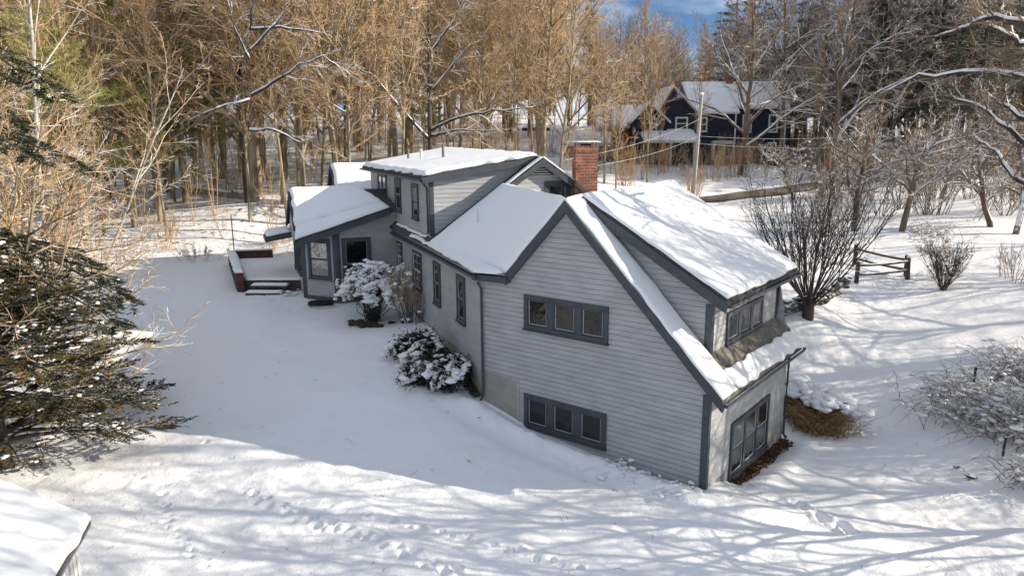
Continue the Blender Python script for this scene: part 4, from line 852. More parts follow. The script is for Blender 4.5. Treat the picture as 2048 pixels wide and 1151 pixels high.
stems('shrub', gp(400, 520), 22, 1.2, 1.0, 20, 'low brown brush at the edge of the lawn left of the patio', ('twig', 'twig_o'), r=.01, foot=1.2, snowb=25)
stems('shrub', gp(330, 500), 16, 3.2, .5, 21, 'slim bare saplings rising from the sunny bank', ('twig', 'twig'), r=.025, foot=.9)
stems('shrub', gp(215, 560), 24, 2.2, .8, 22, 'brown brush below the hemlock at the left lawn edge', ('twig_s', 'twig'), r=.014, foot=1.5, snowb=40)
for i, (px, py, h, lb) in enumerate(((1560, 560, 2.0, 'grey twiggy bush behind the dormer roof of the right wing'), (1640, 480, 2.2, 'small bare bush between the large shrub and the orchard'), (1700, 345, 3.4, 'snowy brush tangle right of the navy house'), (1790, 352, 3.0, 'brown brush left of the silver car'), (1985, 352, 3.6, 'brown brush right of the dark car'), (2030, 560, 2.0, 'low bare bush at the right edge above the shaded lawn'), (1980, 420, 2.6, 'thin red brown bush near the right orchard tree'))):
    stems('shrub', gp(px, py), 22, h, .7, 30+i, lb, ('twig_s', 'twig_s') if i % 2 else ('bark_s', 'twig_s'), r=.02, foot=.8, snowb=20)
# snow filled brambles on the right edge: long arching canes
def brambles(c, n_, rad, h, seed, label, snowb, rr=.012):
    rs = np.random.RandomState(seed); e = empty('bramble_thicket', c, label, 'brambles'); mb = MB(); sb = MB()
    for k in range(n_):
        a = rs.rand()*6.28; q0 = np.array([c[0]+rs.randn()*rad*.35, c[1]+rs.randn()*rad*.45, 0]); q0[2] = tz(q0[0], q0[1])-.05; L = h*(.8+1.1*rs.rand()); d = norm(np.array([math.cos(a)*.8, math.sin(a)*.8, 1.3])); pts = [q0]; q = q0
        for i in range(9): d = norm(d+np.array([0, 0, -.16])+rs.randn(3)*.12); q = q+d*L/9; pts.append(q)
        mb.tube(pts, np.linspace(rr*1.3, rr*.5, 10), 3, cap=False)
        for t_ in range(3):
            i = rs.randint(3, 9); d2 = norm(rs.randn(3)+np.array([0, 0, .3])); mb.tube([pts[i], pts[i]+d2*.25, pts[i]+d2*.45+np.array([0, 0, -.05])], (rr*.6, rr*.5, rr*.4), 3, cap=False)
        if rs.rand() < snowb:
            i = rs.randint(3, 8); s_ = .03+.07*rs.rand(); blob(sb, tuple(pts[i]+np.array([0, 0, .02])), (s_*1.9, s_*1.2, s_*.6), 1, rs, .3)
            i = rs.randint(2, 9); blob(sb, tuple(pts[i]), (s_*1.2, s_, s_*.5), 1, rs, .3)
    mb.build('canes', 'twig_s', e); sb.build('snow', 'fluff', e, True)
brambles(gp(1965, 830), 300, 2.4, 1.5, 41, 'snow filled bramble thicket on the right side of the lawn', .8)
brambles(gp(2050, 880), 190, 1.8, 1.5, 42, 'grey bramble tangle cut by the right edge', .5)
brambles(gp(2045, 970), 60, 1.0, .9, 43, 'small twiggy tangle low at the right edge', .3)
brambles(gp(2045, 760), 150, 1.6, 1.3, 44, 'upper bramble tangle at the right edge under snow', .9)
brambles(gp(1870, 470), 70, 2.0, 1.0, 45, 'dark tangle with brown leaves under the forked orchard tree', .4)

# evergreen shrubs at the left wall
def evergreen(name, c, rx, ry, rz, zc, seed, label, nleaf, nsnow, mleaf='rhodo', under=True, snow_lo=.1, ls=.10, bs=(.05, .11)):
    rs = np.random.RandomState(seed); e = empty(name, c, label, 'shrub'); mb = MB(); sb = MB(); st = MB()
    LB = [(np.zeros(3), 1.0)]+[(np.array([rs.uniform(-.75, .75)*rx, rs.uniform(-.75, .75)*ry, rs.uniform(-.3, .45)*rz]), rs.uniform(.35, .6)) for q in range(5)]
    def surf(up=False):
        of, ls_ = LB[rs.randint(len(LB))]
        while True:
            v = rs.randn(3); v /= np.linalg.norm(v)
            if not up or v[2] > snow_lo: break
        lump = 1+.3*math.sin(v[0]*5+seed)*math.cos(v[1]*4+v[2]*3)+.14*math.sin(v[0]*11+v[1]*9+seed)+.08*rs.randn(); return v, np.array([c[0]+of[0]*.9+v[0]*rx*lump*ls_*.85, c[1]+of[1]*.9+v[1]*ry*lump*ls_*.85, max(c[2]+.05, c[2]+zc+of[2]+v[2]*rz*lump*ls_*.85)])
    for k in range(nleaf):
        v, p = surf(); p = np.array([c[0], c[1], c[2]+zc])+(p-np.array([c[0], c[1], c[2]+zc]))*(.72+.3*rs.rand()); a = norm(rs.randn(3)+v); b = norm(np.cross(a, rs.randn(3))); L = ls*(.6+.8*rs.rand())
        mb.add([p-b*L*.28, p+a*L*.5-b*L*.3, p+a*L, p+a*L*.5+b*L*.3], [(0, 1, 2, 3)])
    k = 0
    while k < nsnow:
        v, p = surf(True); t = norm(np.cross(v, rs.randn(3))); t[2] -= .25; q = p.copy(); s0 = rs.uniform(*bs)*(.6+.9*rs.rand()**2)
        for j in range(rs.randint(2, 9)):
            s_ = s0*(.6+.6*rs.rand()); blob(sb, tuple(q), (s_*1.5, s_*1.1, s_*.6), 1, rs, .38); q = q+t*s_*1.0+rs.randn(3)*s_*.35; k += 1
            if j > 4: s0 *= .8
    for k in range(nleaf//9):
        v, p = surf(); d_ = norm(v+rs.randn(3)*.5); st.tube([p-d_*.1, p+d_*(.08+.15*rs.rand())], (.006, .004), 3, cap=False)
        for j in range(4): a = norm(d_+rs.randn(3)*.7); b = norm(np.cross(a, rs.randn(3))); L = ls*(.5+.6*rs.rand()); o = p+d_*.08*rs.rand(); mb.add([o, o+a*L*.5-b*L*.3, o+a*L, o+a*L*.5+b*L*.3], [(0, 1, 2, 3)])
    if under:
        for k in range(70):
            v, p = surf(); q = np.array([c[0]+rs.randn()*.15, c[1]+rs.randn()*.15, c[2]-.1]); mid = (q+p)/2+rs.randn(3)*.12-np.array([0, 0, .1]); st.tube([q, mid, q+(p-q)*.9], (.025, .018, .01), 4, cap=False)
        st.build('stems', 'bark_d', e)
    mb.build('foliage', mleaf, e); sb.build('snow', 'fluff', e, True)
    return e
c = gp(745, 640); evergreen('rhododendron', c, 1.65, 1.25, .95, 1.75, 51, 'round evergreen shrub heaped with snow in front of the sunroom door window', 6500, 1700, bs=(.055, .14))
c = gp(868, 768); evergreen('evergreen_shrub', c, 1.25, 1.2, .75, .45, 52, 'low evergreen shrub with snow clumps nearest the downspout', 6500, 900, bs=(.04, .12))
c = gp(835, 715); evergreen('evergreen_shrub', c, 1.0, 1.2, .7, .5, 53, 'low twiggy evergreen shrub under thin snow along the left wall', 5000, 520, bs=(.03, .09))
c = gp(800, 648); stems('shrub', (c[0]+.6, c[1], c[2]), 34, 2.9, .42, 54, 'tall brown stemmed shrub between the snowy evergreen and the wall', ('bark_d', 'twig'), r=.018, foot=.5, snowb=40, sub=(5, 4))
mb = MB(); c = gp(735, 650); 
for k in range(26): blob(mb, (c[0]+rng.randn()*.5, c[1]+rng.randn()*.25, c[2]+.02), (.25, .16, .07), 1, rng, .3)
tag(mb.build('bare_soil', 'dirt', None), 'patch of bare dark soil under the round evergreen shrub', 'soil', kind='stuff')
mb = MB()
for k in range(90): t_ = rng.uniform(.1, 6.5); q = LP(-.12-.1*rng.rand(), t_, 0); blob(mb, (q[0], q[1], tz(q[0], q[1])+.05), (.22, .16, .08), 1, rng, .3)
tag(mb.build('wall_foot_soil', 'dirt', None), kind='structure')

# snow bent tufts near the gable wall, dry stalks
def tuft(c, seed, label, n_, R, h, snowb, m='twig_s', name='snowy_tuft', bs=(.03, .08), r=.006, up=False):
    rs = np.random.RandomState(seed); e = empty(name, c, label, 'plant'); mb = MB(); sb = MB()
    for k in range(n_):
        a = rs.rand()*6.28; q = np.array([c[0]+rs.randn()*R*.3, c[1]+rs.randn()*R*.3, c[2]-.03]); d = norm(np.array([math.cos(a)*.9, math.sin(a)*.9, 1.2 if not up else 2.6])); pts = [q]; L = h*(.6+.8*rs.rand())
        for i in range(5): d = norm(d+np.array([0, 0, -.28])+rs.randn(3)*.05); q = q+d*L/5; pts.append(q)
        mb.tube(pts, np.linspace(r, r*.5, 6), 3, cap=False)
        if rs.rand() < snowb: s_ = rs.uniform(*bs); blob(sb, tuple(pts[rs.randint(2, 5)]), (s_*2, s_*1.2, s_*.7), 1, rs, .3)
    mb.build('stalks', m, e)
    if sb.n: sb.build('snow', 'fluff', e, True)
    return e
tuft(gp(1235, 945), 61, 'snow covered bent plant against the gable wall under the lower windows', 60, .8, .55, .9)
tuft(gp(1345, 990), 62, 'snow covered bent plant near the right corner of the gable wall', 60, .7, .5, .8)
tuft(gp(1290, 965), 63, 'small snowy stalks between the two bent plants', 35, .8, .35, .7)
tuft(gp(1520, 985), 64, 'few thin dry stalks poking from snow below the tall windows', 16, .8, .5, 0, 'straw')
OG = tuft(gp(1640, 860), 65, 'clump of tawny ornamental grass capped with snow beside the right wing', 1100, 1.3, 1.25, 0, 'straw', 'ornamental_grass', r=.012, up=True)
tuft(gp(1590, 830), 66, 'russet grass clump against the downspout of the right wing', 800, .9, .95, 0, 'leaves', 'ornamental_grass', r=.012, up=True)
tuft(gp(585, 590), 67, 'snowy stalks at the foot of the sunroom left wall', 30, .6, .5, .8)
e = OG; sb = MB(); rs = np.random.RandomState(8)
for (px, py, rx, zz_, nb_) in ((1640, 845, 1.0, .95, 110), (1592, 822, .75, .9, 70), (1695, 850, .5, .6, 45)):
    c = gp(px, py)
    for k in range(nb_): a = rs.rand()*6.28; rr_ = rx*math.sqrt(rs.rand()); s_ = .08+.12*rs.rand(); blob(sb, (c[0]+rr_*math.cos(a), c[1]-.72+rr_*math.sin(a)*.8, c[2]+.5+zz_*(1-.5*(rr_/rx)**2)+.03*rs.randn()), (s_*1.5, s_*1.3, s_*.7), 1, rs, .2)
sb.build('snow', 'fluff', e, True)
mb = MB(); rs = np.random.RandomState(19)
for k in range(170):
    x = rs.uniform(-12, 15); y = rs.uniform(14.5, 30)
    if y > 21 and -9 < x < 11 and rs.rand() < .8: continue
    z = tz(x, y)+.03; a = rs.rand()*6.28; L = .05+.16*rs.rand()**2; z2 = np.interp(0, [0, 1], [z, z]); mb.tube([(x, y, z), (x+L*math.cos(a), y+L*math.sin(a), z+.05), (x+L*1.8*math.cos(a+.4), y+L*1.8*math.sin(a+.4), z+.06)], (.008, .006, .004), 3)
tag(mb.build('twig_litter', 'bark_d', None), kind='stuff')
# leaf litter strip at the foot of the right wall
mb = MB(); rs = np.random.RandomState(9)
for k in range(2600):
    t_ = rs.uniform(1.9, 7.0); o = abs(rs.randn())*.16+.05; q = RW(t_, 0, o); z = tz(q[0], q[1])-.12+.08*rs.rand()+.05*vn(np.array([q[0]]), np.array([q[1]]), .5)[0]; a = norm(rs.randn(3)); b = norm(np.cross(a, rs.randn(3))); L = .05+.05*rs.rand(); p = np.array([q[0], q[1], z+.05])
    mb.add([p-a*L, p-b*L*.6, p+a*L, p+b*L*.6], [(0, 1, 2, 3)])
tag(mb.build('fallen_leaves', 'leaves', None), kind='stuff')
# wooden planter beyond the right wing
c = gp(1584, 803); e = empty('planter', c, 'round wooden planter heaped with snow behind the right wing downspout', 'planter'); mb = MB()
mb.tube([(c[0], c[1], c[2]-.2), (c[0], c[1], c[2]+.5), (c[0], c[1], c[2]+1.0)], (.5, .55, .6), 14); mb.build('tub', 'wood_l', e)
mb = MB(); v, f = ico(); rs = np.random.RandomState(4); blob(mb, (c[0], c[1], c[2]+1.02), (.66, .66, .26), 1, rs, .03); mb.build('snow', 'fluff', e, True)
c = gp(1608, 808); mb = MB(); a = np.array(c); mb.tube([a+np.array([-.25, -.3, .05]), a+np.array([.0, .0, .3]), a+np.array([.3, .5, .42])], .03, 6); tag(mb.build('hoop', 'metal', None, True, org=c), 'thin curved rim poking from snow beside the planter', 'rim')
for i, (px, py, s_, lb) in enumerate(((1940, 962, .2, 'small snow topped stone on the right lawn'), (1912, 940, .12, 'short dark stick lying on the right lawn'), (938, 926, .07, 'small dark leaf on the shaded lawn before the gable'), (958, 848, .05, 'tiny dark leaf on the snow near the gable corner'))):
    c = gp(px, py); mb = MB(); blob(mb, (c[0], c[1], c[2]+.12), (s_, s_*.6, s_*.35), 1, rs, .3); tag(mb.build('stone' if i == 0 else 'debris', 'stone' if i == 0 else 'bark_d', None, org=c), lb, 'debris')

# ------------------------------------------------------------------ conifers
def conifer(name, seed, h, r, start, blen, nwh, nb, m, mb_='bark', tuft_=(9, .30, .016), droop=.0, sub=6, dens=1.0, snown=0, cone=.85, flat=False):
    rs = np.random.RandomState(seed); e = empty(name, (0, 0, 0)); ORG[e.name] = (0, 0, 0); tk = MB(); nd = MB(); sb = MB()
    nx, ny = rs.randn()*.15, rs.randn()*.15
    tp = [np.array([nx*math.sin(u*2), ny*math.sin(u*3), -.4+(h+.4)*u]) for u in np.linspace(0, 1, 12)]; tk.tube(tp, np.linspace(r, .03, 12), 9, cap=False)
    def needles(p, d, L):
        k_, ln, wd = tuft_
        for q in range(k_):
            a = norm(d*.5+rs.randn(3)*.75+np.array([0, 0, .12])) if not flat else norm(d*.7+np.array([rs.randn(), rs.randn(), rs.randn()*.28])); b = norm(np.cross(a, rs.randn(3))); l_ = ln*(.6+.6*rs.rand()); o = p+d*(rs.rand()-.3)*L*.3
            nd.add([o-b*wd, o+b*wd, o+a*l_], [(0, 1, 2)])
    for w_ in range(nwh):
        f = start+(1-start)*(w_+rs.rand()*.5)/nwh; z = h*f; BL = blen*((1-f)/(1-start))**cone*(.75+.5*rs.rand())+.4
        if rs.rand() < .12: continue
        for k in range(nb):
            if rs.rand() < .2: continue
            az = rs.rand()*6.28; L = BL*(.55+.6*rs.rand()); d = norm(np.array([math.cos(az), math.sin(az), .25-.5*droop+.1*rs.randn()])); p = np.array([nx*math.sin(f*2), ny*math.sin(f*3), z]); pts = [p]; ns = 6
            for i in range(ns): d = norm(d+np.array([0, 0, (.05 if not droop else -.07*droop)])+rs.randn(3)*.07); p = p+d*L/ns; pts.append(p)
            tk.tube(pts, np.linspace(max(.012, .016*L), .008, ns+1), 4, cap=False)
            for j in range(int(sub*L*dens)):
                u = .25+.75*rs.rand(); x = u*ns; i = min(int(x), ns-1); q = pts[i]+(pts[i+1]-pts[i])*(x-i); t = norm(pts[i+1]-pts[i]); s_ = norm(np.cross(t, np.array([0, 0, 1.])))*(1 if rs.rand() < .5 else -1); sl = L*.28*(1.15-u)*(.5+rs.rand())+.15
                dd = norm(t*.7+s_*.8+np.array([0, 0, .12-.3*droop])); tk.tube([q, q+dd*sl], (.008, .004), 3, cap=False)
                for a_ in np.arange(.3, 1.01, .35): needles(q+dd*sl*a_, dd, sl)
                if snown and rs.rand() < snown: ss = .03+.05*rs.rand(); blob(sb, tuple(q+dd*sl*.6+np.array([0, 0, .02])), (ss*2, ss*1.2, ss*.5), 1, rs, .35); blob(sb, tuple(q+dd*sl*.85+rs.randn(3)*.04), (ss*1.2, ss*1.1, ss*.5), 1, rs, .35)
    tk.build('trunk', mb_, e, True); nd.build('crown', m, e)
    if sb.n: sb.build('snow', 'fluff', e, True)
    kids(e); FIX[e.name] = h; PN[e.name] = e.name
    return e
pines = [conifer('pine_tree', 301, 21, .3, .32, 4.2, 20, 6, 'pine', dens=1.1), conifer('pine_tree', 302, 23, .32, .45, 4.6, 16, 6, 'pine', dens=1.2), conifer('pine_tree', 303, 18, .24, .2, 3.6, 20, 6, 'pine', dens=1.0)]
darkp = [conifer('pine_tree', 311, 24, .32, .25, 4.6, 24, 6, 'pine_d', 'bark_d', dens=1.2, snown=.10, droop=.3)]
for i, (px, py, h, pr_, lb) in enumerate(((440, 290, 24, 0, 'olive pine rising behind the wood left of the twin trunked tree'), (60, 330, 20, 2, 'yellow green pine behind the birch at the left'), (200, 320, 22, 1, 'yellow green pine with high crown at the upper left'), (300, 335, 16, 2, 'bushy low pine among bare trunks at the left'), (120, 380, 14, 2, 'low sunlit pine behind the hemlock boughs'), (610, 280, 24, 1, 'tall pine behind the sunroom deep in the wood'), (815, 285, 27, 0, 'green pine with sunlit lower boughs behind the vent pipes'), (900, 262, 24, 1, 'farther pine right of the vent pipes'), (720, 268, 26, 0, 'dark topped pine above the snowy dormer roof'), (1060, 255, 24, 2, 'far pine behind the small gable'), (385, 300, 20, 2, 'short pine glimpsed through the trunks'), (10, 300, 24, 0, 'pine at the far left edge of the frame'))):
    placep(pines[pr_], px, py, h, lb, rz=i*1.3, w=1.3, D=(74, 62, 66, 60, 56, 88, 80, 96, 92, 110, 78, 70)[i])
for i, (px, py, h, lb) in enumerate(((1630, 325, 22, 'dark snowy pine right of the blue sky gap'), (1740, 330, 25, 'tall dark pine in the upper right wood'), (1860, 335, 27, 'tallest dark snowy pine near the upper right corner'), (1960, 330, 24, 'dark pine beside the upper right corner'), (2040, 330, 26, 'dark pine at the right edge'), (1400, 300, 15, 'dark pine behind the navy house roof'), (1540, 300, 14, 'dark pine behind the navy house chimney'))):
    placep(darkp[0], px, py, h, lb, rz=i*1.7, w=1.2, D=(96, 84, 78, 74, 82, 112, 108)[i])

# foreground hemlock boughs and cedar at the left edge
hem = conifer('hemlock_tree', 321, 16, .3, .3, 6.0, 13, 5, 'hem', 'bark_d', tuft_=(11, .22, .018), droop=.85, sub=9, snown=.03, cone=.4, flat=True)
used.add(hem.name); hem.location = (-16.6, 21.5, tz(-16.6, 21.5)); tag(hem, 'dark drooping hemlock with snowy boughs at the left edge', 'tree')
ced = conifer('cedar_tree', 322, 7.4, .2, .05, 5.3, 30, 8, 'cedar', 'bark_d', tuft_=(11, .11, .019), droop=.3, sub=11, snown=.035, cone=.8, flat=True)
used.add(ced.name); ced.location = (-14.8, 19.8, tz(-14.8, 19.8)); tag(ced, 'dark olive cedar with bronze tips reaching over the left lawn', 'tree')

# bare branches of a near tree at the left edge, birch
NEARB = dict(FOREST, n=(1, 16, 10, 9), f0=(0, .12, .2, .1), ang=(0, 1.15, .7, .7), len=(1, .5, .5, .4), rad=(0, .014, .012, .011), rmin=.006, wig=(.04, .1, .14, .16), up=(.01, .02, .04, .03), prof=lambda f: 1.2-.5*f)
e, _ = bare_tree('bare_tree', 401, 11, .18, NEARB, ('bark', 'twig')); kids(e); used.add(e.name); e.location = (-17.5, 22.0, tz(-17.5, 22)); tag(e, 'near bare tree whose long arching branches enter from the left edge', 'tree')
e, _ = bare_tree('bare_tree', 404, 8.5, .13, NEARB, ('bark', 'twig'), (.15, 0)); kids(e); used.add(e.name); e.location = (-15.6, 20.4, tz(-15.6, 20.4)); tag(e, 'smaller near bare tree tangled with the cedar at the left edge', 'tree')
for (sd_, x, y, hh, rr_, ln, lb) in ((405, -18.2, 25.5, 9.5, .12, (.2, 0), 'grey bare tree tangled behind the hemlock boughs'), (406, -16.6, 23.2, 7, .1, (.25, .05), 'low bare tree with drooping twigs over the left lawn edge'), (407, -20.5, 29, 10, .13, (.3, 0), 'bare tree leaning right at the left lawn edge')):
    e, _ = bare_tree('bare_tree', sd_, hh, rr_, NEARB, ('bark', 'twig'), ln); kids(e); used.add(e.name); e.location = (x, y, tz(x, y)); tag(e, lb, 'tree')
for (sd_, x, y, hh, rr_, ln, lb) in ((402, -19.8, 30.5, 19, .12, (.06, 0), 'tall white barked birch at the upper left'), (403, -19.3, 31.5, 13, .08, (.34, .05), 'smaller pale birch slanting right above the sunny bank'), (408, -21.3, 31.5, 18, .10, (-.1, .1), 'leftmost white barked birch at the frame edge')):
    e, _ = bare_tree('birch_tree', sd_, hh, rr_, dict(BROAD, ang=(0, .55, .7, .7), n=(1, 7, 6, 7), len=(1, .34, .45, .4)), ('birch', 'twig'), ln); kids(e); used.add(e.name); e.location = (x, y, tz(x, y)); tag(e, lb, 'tree')

# big snow laden limbs reaching in at the upper right
def limb_tree(base, limbs, label, seed, rl=.11, th=13, rt=.34):
    rs = np.random.RandomState(seed); e = empty('snow_laden_tree', base, label, 'tree'); tk = MB(); tw = MB(); sn = MB()
    tk.tube([(base[0], base[1], base[2]-.3), (base[0]-.1, base[1], base[2]+th*.3), (base[0]+.1, base[1], base[2]+th)], (rt, rt*.8, rt*.35), 10)
    for pts in limbs:
        P = [np.array(at(*q)) for q in pts]; Q = []
        for a_, b_ in zip(P[:-1], P[1:]):
            for u in (0, .25, .5, .75): Q.append(a_+(b_-a_)*u+rs.randn(3)*.04)
        Q.append(P[-1]); N = len(Q); r = np.linspace(rl, .025, N); tk.tube(Q, r, 7, cap=False)
        sn.tube([q+np.array([0, 0, r[i]*.8+.02]) for i, q in enumerate(Q)], r*.75*(1+.5*(rs.rand(N)-.3)), 7)
        outl = [[], [], []]; cf = dict(seg=(5, 4, 2), wig=(.14, .16, .2), up=(.03, .03, .02), tip=(.4, .4, .6), rmin=.006, n=(1, 7, 6), f0=(0, .2, .15), ang=(0, .6, .7), len=(1, .5, .4), rad=(0, .014, .012), h=2)
        for i in range(2, N, 1):
            t = norm(Q[i]-Q[i-1]); d = norm(t*.8+rs.randn(3)*.5); sprout(rs, Q[i], d, (.8+1.2*rs.rand())*(1 if rl < .12 else 1.7), r[i]*.5, 0, cf, outl)
        for lst in outl:
            for (p_, r_) in lst: tw.tube(p_, r_, 3, cap=False)
    tk.build('trunk', 'bark_d', e, True); tw.build('twigs', 'twig_s', e); sn.build('snow', 'fluff', e, True)
limb_tree((20.8, 24, 0), [[(2100, 160, 24), (2045, 152, 24), (1960, 145, 24.5), (1840, 152, 25), (1760, 190, 26)], [(2110, 110, 24), (2040, 85, 24), (1975, 50, 24.5), (1950, 15, 25)], [(2110, 60, 25), (2020, 45, 25), (1980, 25, 25.5), (1930, -20, 26)], [(2100, 60, 23), (1990, 35, 24), (1920, 62, 25), (1870, 75, 26)]],
          'snow laden tree whose thick white limbs enter at the upper right', 71)
limb_tree((27, 31, 1), [[(2100, 330, 30), (2020, 260, 30), (1960, 215, 31), (1900, 190, 32)], [(2110, 280, 31), (2040, 235, 31), (1990, 200, 32), (1960, 180, 33)], [(2110, 420, 30), (2030, 350, 30), (1990, 300, 31), (1950, 280, 32)]],
          'snow lined tree with limbs rising leftward from the right edge', 72)

b_ = gx(862, 60)
limb_tree(b_, [[(862, 285, 60), (800, 215, 59), (750, 155, 58), (705, 128, 58)], [(862, 262, 60), (915, 235, 59), (985, 222, 58), (1065, 215, 58)], [(862, 272, 60), (900, 262, 59), (960, 260, 58)], [(864, 210, 60), (848, 150, 60), (835, 118, 60), (795, 98, 60)], [(866, 180, 60), (905, 130, 60), (940, 90, 60)], [(864, 120, 60), (850, 60, 60), (820, 10, 60)], [(866, 100, 60), (900, 50, 60), (930, 0, 60)]],
          'big tree with long snow topped limbs spreading low behind the vent pipes', 73, .13, 15, .26)
b_ = gp(497, 405)
limb_tree(b_, [[(503, 190, 50), (560, 158, 49), (600, 130, 49), (645, 112, 49), (700, 150, 49)], [(500, 200, 50), (440, 215, 49), (380, 240, 49)], [(502, 260, 50), (545, 258, 49), (600, 285, 49)], [(500, 100, 50), (540, 60, 50), (580, 10, 50)], [(500, 120, 50), (470, 60, 50), (455, 0, 50)], [(503, 60, 50), (560, 55, 50), (640, 66, 50)], [(500, 60, 50), (505, 10, 50), (515, -30, 50)]],
          'large sunlit maple with one thick snowy limb reaching right at the front of the wood', 74, .10, 14, .30)
# ------------------------------------------------------------------ the wood: trees one by one
rs = random.Random(21); pts_ = []
def ok(x, y, dm):
    for (a_, b_) in pts_:
        if (a_-x)**2+(b_-y)**2 < dm*dm: return False
    return True
ZONES = [ # x0, x1, y0, y1, count, min distance, kind
 (-34, -6, 52, 72, 22, 2.3, 'f'), (-6, 12, 62, 82, 17, 2.4, 'f'), (-55, -25, 45, 75, 20, 2.6, 'f'), (-60, 14, 75, 105, 38, 3.0, 'f'),
 (-80, 30, 105, 140, 34, 3.8, 'f'), (12, 36, 97, 125, 24, 2.6, 's'), (34, 62, 80, 118, 56, 2.4, 's'), (58, 92, 76, 120, 24, 3.0, 's')]
WHERE = ['at the far left behind the hemlock boughs', 'behind the two birches', 'above the sunny bank', 'between the left pines', 'above the fallen log', 'near the thick twin trunked tree', 'behind the patio', 'above the sunroom roof', 'behind the far snowy roof', 'above the vent pipes', 'behind the dormer roof', 'above the small gable peak', 'behind the brick chimney', 'left of the navy house', 'above the navy house gable', 'behind the utility pole', 'behind the navy house ridge', 'right of the navy house chimney', 'right of the navy house', 'above the big bare shrub', 'above the orchard trees', 'behind the silver car', 'behind the dark car', 'near the upper right limbs', 'at the far right']
def where(x, y):
    px = 1024+F*x/(y*math.cos(TH)); return WHERE[max(0, min(24, int(px/2048*25)))]
def depth(y): return 'nearest' if y < 60 else 'front row' if y < 72 else 'mid wood' if y < 88 else 'deep wood' if y < 106 else 'farthest'
STY = {}
for p, t_ in zip(protos, ('tall', 'large', 'slender', 'tall slender', 'spreading', 'slim', 'broad crowned')): STY[p.name] = t_
for p, t_ in zip(protos_s, ('snow lined spreading', 'snow lined tall')): STY[p.name] = t_
def grp(o, lb): o['group'] = lb
for (x0, x1, y0, y1, cnt, dm, kd) in ZONES:
    k = 0; tries = 0
    while k < cnt and tries < 4000:
        tries += 1; x = rs.uniform(x0, x1); y = rs.uniform(y0, y1)
        if abs(x) > y*.78+4 or not ok(x, y, dm): continue
        if 4 < x < 34 and 76 < y < 96: continue
        if x > 4.2 and 60 < y < 84 and x < 30: continue
        pts_.append((x, y)); z = tz(x, y)
        pr_ = rs.choice(protos) if kd == 'f' or rs.random() < .35 else rs.choice(protos_s)
        hh = rs.uniform(17, 24)
        if 10 < x < 38 and y > 90: hh = rs.uniform(13, 18)
        s_ = hh/FIX[PN.get(pr_.name, pr_.name)]; w_ = s_*rs.uniform(.72, 1.0); lb = '%s bare tree, %s, %s' % (STY[pr_.name], depth(y), where(x, y))
        place(pr_, (x, y, z), (w_, w_, s_), rs.uniform(0, 6.28), lb, 'bare trees of the wood', tilt=(rs.uniform(-.05, .05), rs.uniform(-.05, .05)))
        k += 1
for i, (px, D) in enumerate(((30, 52), (150, 50), (250, 56), (360, 62), (90, 44), (420, 66), (560, 74), (790, 72), (850, 78), (690, 84), (200, 70), (320, 78), (480, 86), (520, 72), (620, 96), (760, 100), (960, 92), (1080, 98), (130, 84), (400, 92), (250, 98), (1180, 112), (60, 66), (880, 110))):
    x, y, z = gx(px, D); place(pines[i % 3], (x, y, z), rs.uniform(.85, 1.1), i*2.3, ('sunlit yellow green pine, %s, %s' if i < 10 else 'shaggy olive pine, %s, %s') % (depth(y), where(x, y)), 'pines among the front trees')
for i in range(16):
    x = rs.uniform(-75, 5); y = rs.uniform(95, 135)
    place(rs.choice(pines), (x, y, tz(x, y)), rs.uniform(1.0, 1.35), rs.uniform(0, 6), 'olive pine, %s, %s' % (depth(y), where(x, y)), 'pines far back on the slope')
for i in range(22):
    x = rs.uniform(34, 88); y = rs.uniform(88, 128)
    place(darkp[0] if i % 3 else pines[2], (x, y, tz(x, y)), rs.uniform(.8, 1.15), rs.uniform(0, 6), 'dark pine, %s, %s' % (depth(y), where(x, y)), 'pines in the right wood')
for i, (px, py) in enumerate(((1590, 365), (1650, 395), (1700, 400), (1745, 385), (1830, 395), (1935, 400), (1975, 390), (2025, 400), (1760, 430), (1850, 430), (2010, 430), (1640, 430))):
    stems('shrub', gp(px, py), 12, 3.6, .8, 130+i, 'snow dusted brush tangle among the orchard trees, '+('just past the road bend', 'above the big shrub', 'beside the first orchard tree', 'below the silver car, left', 'between the two parked cars', 'right under the dark car', 'left of the leaning orchard tree', 'at the right edge by the road', 'between the first two orchard trees', 'right of the forked orchard tree', 'at the right edge below the dark car', 'left of the first orchard tree')[i], ('bark_s', 'twig_s'), r=.03, foot=.5, snowb=14, sub=(8, 6))
# undergrowth saplings
sap = stems('sapling', (0, 0, 0), 5, 4.0, .3, 80, 'thin bare sapling in the undergrowth of the wood', ('twig', 'twig'), 'sapling', r=.02, foot=.3, sub=(7, 5), group='saplings in the undergrowth'); kids(sap)
sap3 = stems('sapling', (0, 0, 0), 22, 3.4, .6, 82, 'bushy bare sapling in the undergrowth', ('bark_s', 'twig_s'), 'sapling', r=.025, foot=.7, sub=(7, 5), group='saplings in the undergrowth', snowb=25); kids(sap3)
sap2 = stems('sapling', (0, 0, 0), 4, 5.0, .2, 81, 'thin bare sapling in the undergrowth of the wood', ('twig', 'twig_o'), 'sapling', r=.025, foot=.2, sub=(7, 5), group='saplings in the undergrowth'); kids(sap2)
for i in range(120):
    x = rs.uniform(-45, 12); y = rs.uniform(50, 95)
    if abs(x) > y*.75: continue
    if x > -6 and y < 60: continue
    place(rs.choice([sap, sap2]), (x, y, tz(x, y)), rs.uniform(.7, 1.6), rs.uniform(0, 6.28), 'thin sapling, %s, %s' % (depth(y), where(x, y)), 'saplings in the undergrowth', 'sapling')
